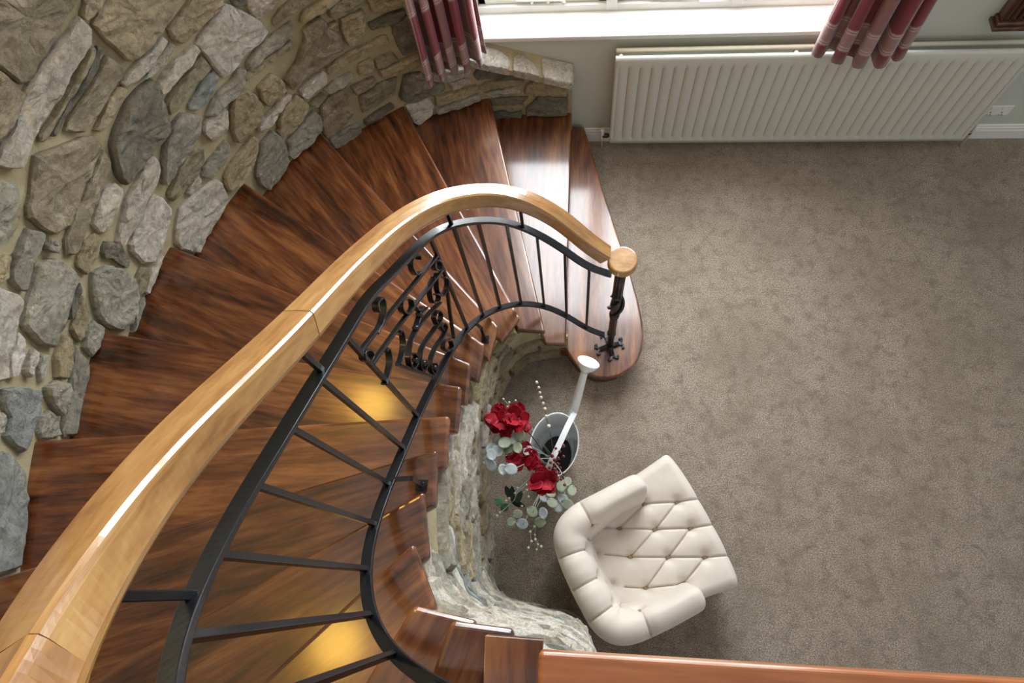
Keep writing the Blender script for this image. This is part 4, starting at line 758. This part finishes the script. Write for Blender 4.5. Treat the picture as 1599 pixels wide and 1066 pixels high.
curtain('maroon plaid curtain at the window beside the stone wall', [(-.875, 2.585), (-.80, 2.625), (-.72, 2.665), (-.64, 2.70), (-.565, 2.76)], 5, .040, .915, 4.85, .10, .4)
curtain('maroon plaid curtain hanging in front of the white radiator', [(1.245, 2.79), (1.31, 2.735), (1.40, 2.70), (1.50, 2.70), (1.60, 2.73), (1.69, 2.77)], 5, .042, .885, 4.85, .10, 2.0)
# ------------------------------------------------------------------ wall lamps
for nm, (x, y, z0) in (('green', (-1.80, 1.40, 4.20)), ('south', (-1.42, -.44, 4.75))):
    s = WC.nearest((x*1.05, y)); base = win_pt(s, z0, 0); n = (win_pt(s, z0, 1)-base).normalized()
    lp = thing('wall_lamp', 'warm glass globe lamp high on the stone wall ' + ('towards the window' if nm == 'green' else 'above the top of the stair'), 'lamp', base)
    MB().lathe([(.055, -.03), (.055, .012), (.03, .02)], base, 20, axis=n).build('wall_plate', M_BRASS, lp, smooth=True)
    c = base+n*.21; MB().tube(catmull([base, base+n*.08+Vector((0, 0, -.03)), base+n*.17+Vector((0, 0, -.14))], 5), .008, 8).build('arm', M_BRASS, lp, smooth=True)
    g = MB().lathe([(.02, -.16), (.09, -.135), (.14, -.08), (.16, 0), (.14, .08), (.09, .135), (.02, .16)], c, 24); g.build('glass_globe', M_LAMP, lp, smooth=True)

# ------------------------------------------------------------------ armchair
ch = thing('tufted_armchair', 'low cream armchair with button tufted seat and wraparound padded back', 'armchair', (.33, .18, 0))
FO = Vector((.633, .355, 0)); FX = Vector((.888, .46, 0)).normalized(); FL = Vector((-FX.y, FX.x, 0))
def CL(f, l, zz): p = FO+FX*f+FL*l; return Vector((p.x, p.y, zz))
SB = SBTN+[(-.555, .07), (-.55, -.09), (-.08, .26), (-.08, -.29)][:2]
SEG = [(SB[2], SB[3]), (SB[3], SB[4]), (SB[4], (.03, -.045)), (SB[5], SB[6]), (SB[6], SB[7]), (SB[7], (.03, -.20)), (SB[0], SB[1]), (SB[1], (.03, .09)), (SB[8], SB[9]), (SB[0], (-.30, .24)),
       (SB[1], SB[3]), (SB[3], SB[5]), (SB[4], SB[6]), (SB[6], SB[8]), (SB[7], SB[9]), (SB[0], SB[2]), (SB[2], (-.50, .18)), (SB[5], (-.52, .05)), (SB[8], (-.50, -.12)), (SB[9], (-.30, -.26))]
def dseg(p, a, b2):
    a = Vector(a); b2 = Vector(b2); d = b2-a; t = max(0, min(1, (p-a).dot(d)/d.length_squared)); return (p-a-d*t).length
def seat_z(f, l):
    p = Vector((f, l)); zz = .425
    db = min((p-Vector(q)).length for q in SB); ds = [dseg(p, a, b2) for a, b2 in SEG]; dc = min(ds); sd = max(0, -.022*math.log(sum(math.exp(-d/.022) for d in ds))+.02)
    zz += .016*(1-math.exp(-(sd/.05)**2)); zz -= .013*math.exp(-(dc/.0042)**2); zz -= .024*math.exp(-(db/.024)**2)
    return zz
NF, NL = 150, 170; V = []; F = []
f0, f1 = -.60, .022
for i in range(NF+1):
    u = i/NF; f = f0+(f1-f0)*u; hw = lerp(f, [-.6, -.28, 0], [.285, .312, .346])
    for j in range(NL+1):
        v = -1+2*j/NL; l = v*hw+.012*u
        ff = f-.030*u**6*abs(v)**3
        e1 = (f1-f)/.055; e2 = (1-abs(v))*hw/.05; dz = 0
        for e in (e1, e2):
            if e < 1: dz += .05*(1-math.sqrt(max(0, 1-(1-max(0, e))**2)))
        V.append(CL(ff, l, seat_z(f, l)-dz))
W1 = NL+1; F = [(i*W1+j, i*W1+j+1, (i+1)*W1+j+1, (i+1)*W1+j) for i in range(NF) for j in range(NL)]
rim = [i*W1 for i in range(NF, -1, -1)][:0]
per = [NF*W1+j for j in range(NL+1)]+[i*W1+NL for i in range(NF-1, -1, -1)]+[j for j in range(NL-1, -1, -1)]+[i*W1 for i in range(1, NF)]
for zz, k in ((.30, 1.0), (.13, .985)):
    n0 = len(V); cc = CL(-.29, 0, 0)
    for q in per: v = V[q]; V.append(Vector((cc.x+(v.x-cc.x)*k, cc.y+(v.y-cc.y)*k, zz)))
    m = len(per); prevr = per if zz == .30 else list(range(n0-m, n0))
    F += [(prevr[a], prevr[(a+1) % m], n0+(a+1) % m, n0+a) for a in range(m)]
F.append(tuple(range(n0, n0+m)))
mesh('seat', V, F, M_CREAM, ch, smooth=True)
CP = [(-.262, .244), (-.42, .238), (-.565, .228), (-.638, .188), (-.660, .10), (-.664, 0), (-.660, -.10), (-.646, -.208), (-.585, -.262), (-.43, -.274), (-.262, -.270)]
CC = Curve(CP, 10)
seam = [CC.nearest(q) for q in ((-.524, .242), (-.66, .113), (-.66, -.028), (-.64, -.17), (-.496, -.25))]
prof = [(.048, .12), (.056, .25), (.064, .40), (.071, .52), (.076, .585), (.072, .625), (.055, .655), (.025, .672), (-.01, .672), (-.042, .655), (-.064, .625), (-.078, .585), (-.088, .54), (-.098, .49), (-.108, .44), (-.116, .38), (-.118, .30)]
pc = catmull([(a, b2, 0) for a, b2 in prof], 3); NU = 280; V = []; F = []; npf = len(pc)
BT = [(seam[0], .575), (seam[1], .575), (seam[2], .575), (seam[3], .575), (seam[4], .575)]+[((a+b2)/2, .495) for a, b2 in zip(seam, seam[1:])]
def back_pt(s, a, zz, bulge=True):
    s2 = max(1e-4, min(CC.L-1e-3, s)); p = CC.at(s2); t = CC.tan(s2); n = Vector((t.y, -t.x, 0))
    # n must point away from the seat
    if (p+n*.1-Vector((-.3, 0, 0))).length < (p-n*.1-Vector((-.3, 0, 0))).length: n = -n
    end = min(s, CC.L-s); hz = zz-.035*max(0, 1-end/.34)*(zz-.1)/.57
    dis = 0
    if bulge and zz > .40:
        k = min(1, (zz-.40)/.12); ds = min(abs(s-q) for q in seam) if zz > .575 or a > 0 else 1
        if a < .074 and (zz > .6 or a < 0): dis -= .014*k*math.exp(-(ds/.0045)**2); dis -= .012*k*math.exp(-(ds/.03)**2)
        if a < .03:
            db = min(math.hypot((s-q)*1.0, zz-w) for q, w in BT); dis -= .030*math.exp(-(db/.026)**2)
            for q, w in BT[:5]:
                for q2, w2 in BT[5:]:
                    if abs(q-q2) < .16 and a < 0: dis -= .007*math.exp(-(dseg(Vector((s, zz)), (q, w), (q2, w2))/.008)**2)
    arm = max(0, min(1, (end-.10)/.30)); a = a if a > 0 else a*(.52+.48*arm)      # arms are slimmer than the back
    q = p+n*a
    # displacement points away from the padding core
    core = p+n*(-.01); dv = Vector((q.x-core.x, q.y-core.y, (zz-.54)*.9)); dv.normalize()
    q = Vector((q.x, q.y, hz))+dv*dis
    return q
rings = []
for i in range(NU+1):
    s = CC.L*i/NU; row = [back_pt(s, a.x, a.y) for a in pc]; rings.append(row)
def endcap(i, sg):
    t = (CC.at(CC.L-.001)-CC.at(CC.L-.03)).normalized() if sg > 0 else (CC.at(.001)-CC.at(.03)).normalized(); row = rings[i]; out = []
    c = sum(row, Vector())/len(row)
    for ext, k in ((.022, .96), (.038, .84), (.048, .62), (.052, .3)):
        out.append([Vector((c.x+(v.x-c.x)*k+t.x*ext, c.y+(v.y-c.y)*k+t.y*ext, max(.12, c.z+(v.z-c.z)*(1-(1-k)*.45)) if v.z > .2 else v.z)) for v in row])
    return out
allr = list(reversed(endcap(0, -1)))+rings+endcap(NU, 1)
V = [CL(v.x, v.y, v.z) for row in allr for v in row]; nr = len(allr)
F = [(i*npf+j, (i+1)*npf+j, (i+1)*npf+j+1, i*npf+j+1) for i in range(nr-1) for j in range(npf-1)]
F += [tuple(range(npf)), tuple(range((nr-1)*npf+npf-1, (nr-1)*npf-1, -1))]+[(i*npf+npf-1, i*npf, (i+1)*npf, (i+1)*npf+npf-1) for i in range(nr-1)]
mesh('padded_back', V, F, M_CREAM, ch, smooth=True)
bm0 = MB().lathe([(.013, -.004), (.0145, 0), (.011, .005), (.005, .007)], (0, 0, 0), 12)
first = None
def button(p, nrm=(0, 0, 1)):
    global first
    if first is None: first = mesh('button', bm0.V, bm0.F, M_BUTTON, ch, smooth=True); o = first
    else: o = first.copy(); COL.objects.link(o)
    q = Vector((0, 0, 1)).rotation_difference(Vector(nrm)); o.matrix_basis = Matrix.Translation(p) @ q.to_matrix().to_4x4()
for q in SBTN: button(CL(q[0], q[1], seat_z(*q)+.009))
for s, zz in BT:
    a = min(pc[18:], key=lambda v: abs(v.y-zz)).x; p = back_pt(s, a, zz); c = CC.at(min(s, CC.L-.01)); d = Vector((-.3, 0, 0))-Vector((p.x, p.y, 0)); d = (FX*d.x+FL*d.y).normalized()
    button(CL(p.x, p.y, p.z)+d*.008, (d.x, d.y, .6))
for f, l in ((-.06, .25), (-.06, -.24), (-.58, .18), (-.58, -.18)):
    p = CL(f, l, 0); MB().lathe([(.014, 0), (.018, .06), (.022, .135)], p, 10).build('leg', M_DARKWOOD, ch, smooth=True)
# ------------------------------------------------------------------ watering can with flowers
can = thing('watering_can', 'white enamel watering can with oval mouth and long spout on the carpet', 'watering can', (-.116, .692, 0))
CX, CY = -.116, .694; n = 40; prof = [(.70, 0), (.72, .01), (.86, .19), (1.0, .375), (1.025, .380), (1.025, .386), (.985, .386), (.97, .372), (.84, .19), (.70, .03)]
rx, ry, rot = .124, .170, math.radians(-12); V = []
for k, zz in prof:
    for j in range(n):
        a = 2*math.pi*j/n; x, y = rx*k*math.cos(a), ry*k*math.sin(a); V.append((CX+x*math.cos(rot)-y*math.sin(rot), CY+x*math.sin(rot)+y*math.cos(rot), zz))
F = [(i*n+j, i*n+(j+1) % n, (i+1)*n+(j+1) % n, (i+1)*n+j) for i in range(len(prof)-1) for j in range(n)]+[tuple(range(n)), tuple((len(prof)-1)*n+j for j in range(n))]
mesh('body', V, F, M_CANW, can, smooth=True)
V = [(CX+rx*.69*math.cos(2*math.pi*j/n)*math.cos(rot)-ry*.69*math.sin(2*math.pi*j/n)*math.sin(rot), CY+rx*.69*math.cos(2*math.pi*j/n)*math.sin(rot)+ry*.69*math.sin(2*math.pi*j/n)*math.cos(rot)-.0, zz) for zz in (.032, .05) for j in range(n)]
mesh('bottom_disc', V, [(j, (j+1) % n, n+(j+1) % n, n+j) for j in range(n)]+[tuple(range(n)), tuple(range(n, 2*n))], M_CANDISC, can)  # plain dark disc closing the bottom of the can
m = MB(); sp = catmull([(-.055, .80, .10), (-.035, .87, .22), (-.008, .915, .40), (.015, .975, .53), (.034, 1.025, .635)], 6); m.tube(sp, .024, 14, scales=[1.25-.5*i/(len(sp)-1) for i in range(len(sp))]); m.build('spout', M_CANW, can, smooth=True)
ax = Vector((.30, .60, .62)).normalized(); m = MB(); m.lathe([(.018, -.012), (.030, .006), (.046, .022), (.056, .044), (.058, .052), (.054, .053), (.044, .034), (.0, .024)], (.034, 1.025, .630), 28, axis=ax); m.build('sprinkler_rose', M_CANW, can, smooth=True)
m = MB(); hpts = catmull([(-.020, .862, .36), (-.018, .845, .44), (-.045, .775, .485), (-.085, .675, .50), (-.125, .585, .485), (-.155, .525, .42), (-.158, .510, .33)], 6); m.sweep(hpts, [(-.015, -.002), (.015, -.002), (.015, .003), (-.015, .003)]); m.build('handle', M_CANW, can, smooth=False, bevel=.0015)
fl = thing('flower_arrangement', 'red silk blooms with eucalyptus, berries and buds arranged in the white can', 'flowers', (-.13, .62, .17))
ORG = Vector((-.12, .63, .075))
def stem_to(p, mat, r=.0025, sag=.05):
    p = Vector(p); a = ORG+Vector((random.uniform(-.04, .04), random.uniform(-.05, .05), 0)); md = a.lerp(p, .45)+Vector((0, 0, sag+.08)); MB().tube(catmull([a, md, p], 6), r, 6).build('stem', mat, fl, smooth=True)
def petal_mesh(name, L, W, cup, mat):
    V = []; F = []; nu, nv = 7, 7
    for i in range(nu):
        u = i/(nu-1); w = W*(math.sin(math.pi*min(1, u*.92+.06))**.7)
        for j in range(nv):
            v = -1+2*j/(nv-1); V.append((u*L, v*w, cup*(u*u*.6+v*v*.7*u)+.08*L*math.sin(3*u+2*v)*.3))
    F = [(i*nv+j, (i+1)*nv+j, (i+1)*nv+j+1, i*nv+j+1) for i in range(nu-1) for j in range(nv-1)]
    o = mesh(name, V, F, mat, fl, smooth=True); s = o.modifiers.new('solid', 'SOLIDIFY'); s.thickness = .0012; return o
PET = {}
def leaf(name, key, L, W, cup, mat, p, yaw, pitch, roll=0, parent=None, sc=1):
    if key not in PET: o = PET[key] = petal_mesh(name, L, W, cup, mat)
    else: o = PET[key].copy(); COL.objects.link(o)
    if parent is not None:
        o.parent = parent; o.matrix_parent_inverse = parent.matrix_basis.inverted()
    o.matrix_basis = Matrix.Translation(Vector(p)) @ Matrix.Rotation(yaw, 4, 'Z') @ Matrix.Rotation(-pitch, 4, 'Y') @ Matrix.Rotation(roll, 4, 'X') @ Matrix.Scale(sc, 4)
    return o
rnd = random.uniform
RED1 = [(max(x, -.400), y, z_) for x, y, z_ in RED1]
for bi, (pts, rad_) in enumerate(((RED1[:5]+[RED1[8], RED1[11], RED1[13]], 0), (RED1[5:8]+[RED1[9], RED1[10], RED1[12]], 0), (RED2[:5]+[RED2[9]], 0), (RED2[5:9], 0))):
    c = sum((Vector(p) for p in pts), Vector())/len(pts); c.z -= .02; stem_to(c, M_STEM, .003)
    hd = mesh('flower_head', *(lambda b_: (b_.V, b_.F))(MB().lathe([(.002, -.012), (.010, 0), (.008, .008), (.002, .012)], c, 10)), M_RED, fl, smooth=True)
    for p in pts:
        p = Vector(p); d = p-c; ya = math.atan2(d.y, d.x); base = c.lerp(p, .35)
        for q in range(3): leaf('petal', 'red', .058, .032, .012, M_RED, base+Vector((rnd(-.01, .01), rnd(-.01, .01), rnd(-.005, .02))), ya+rnd(-.9, .9), rnd(-.1, .7), rnd(-.6, .6), hd, rnd(.9, 1.3))
EUC1 = [(max(x, -.412), y, z_) for x, y, z_ in EUC1]
for p in EUC1:
    ya = rnd(0, 6.3); m_ = random.random() < .35
    leaf('leaf', 'eucg' if m_ else 'euc', .050, .022, .006, M_EUCG if m_ else M_EUC, Vector(p)-Vector((math.cos(ya), math.sin(ya), 0))*.025, ya, rnd(-.3, .3), rnd(-.4, .4), None, rnd(1.05, 1.45))
for p in EUC1[::3]: stem_to(p, M_STEMP)
for p in EUC2:
    ya = rnd(0, 6.3); leaf('leaf', 'eucg' if random.random() < .5 else 'euc', .050, .022, .006, M_EUC, Vector(p)-Vector((math.cos(ya), math.sin(ya), 0))*.025, ya, rnd(-.3, .3), rnd(-.4, .4), None, rnd(1.0, 1.4))
for p in EUC2[::3]: stem_to(p, M_STEMP, .0025, .02)
for i, p in enumerate(GREEN):
    ya = rnd(0, 6.3); leaf('leaf', 'green' if i < 2 else 'dk', .046 if i < 2 else .075, .022 if i < 2 else .016, .005, M_GREEN if i < 2 else M_DKGREEN, Vector(p)-Vector((math.cos(ya), math.sin(ya), 0))*.022, ya, rnd(-.2, .2), 0, None, 1.0)
stem_to(GREEN[0], M_STEMP, .002, 0)
def beads(name, pts, r, mat, stretch=1):
    b0 = None; m = MB().lathe([(r*.1, -r*stretch), (r*.72, -r*.7*stretch), (r, 0), (r*.72, r*.7*stretch), (r*.1, r*stretch)], (0, 0, 0), 10)
    for p in pts:
        if b0 is None: o = b0 = mesh(name, m.V, m.F, mat, fl, smooth=True)
        else: o = b0.copy(); COL.objects.link(o)
        k = rnd(.8, 1.2); o.matrix_basis = Matrix.Translation(Vector(p)) @ Matrix.Rotation(rnd(-.5, .5), 4, 'X') @ Matrix.Scale(k, 4)
beads('berry', BERRY, .0085, M_BERRY); beads('pearl_bud', PEARL, .0068, M_PEARL); beads('pearl_bud', BUD, .006, M_PEARL); beads('willow_bud', WILLOW[:-1], .0085, M_PEARL, 1.3)
MB().tube(catmull([ORG, Vector((-.12, .66, .45))]+[Vector(p) for p in reversed(WILLOW)], 4), .002, 6).build('stem', M_STEM, fl, smooth=True)
for a in (0, 4, 7, 10, 12): stem_to(BERRY[a], M_BERRY, .0018, .0)
for a in (0, 3, 6, 14): stem_to(PEARL[a], M_STEMP, .0016, .0)
MB().tube(catmull([PEARL[6], PEARL[20], PEARL[7], PEARL[9], PEARL[11]], 4), .0014, 5).build('stem', M_STEMP, fl, smooth=True)
MB().tube(catmull([PEARL[6], PEARL[21], PEARL[8], PEARL[10], PEARL[12]], 4), .0014, 5).build('stem', M_STEMP, fl, smooth=True)
for a in (0, 2): stem_to(BUD[a], M_STEMP, .0015, .0)
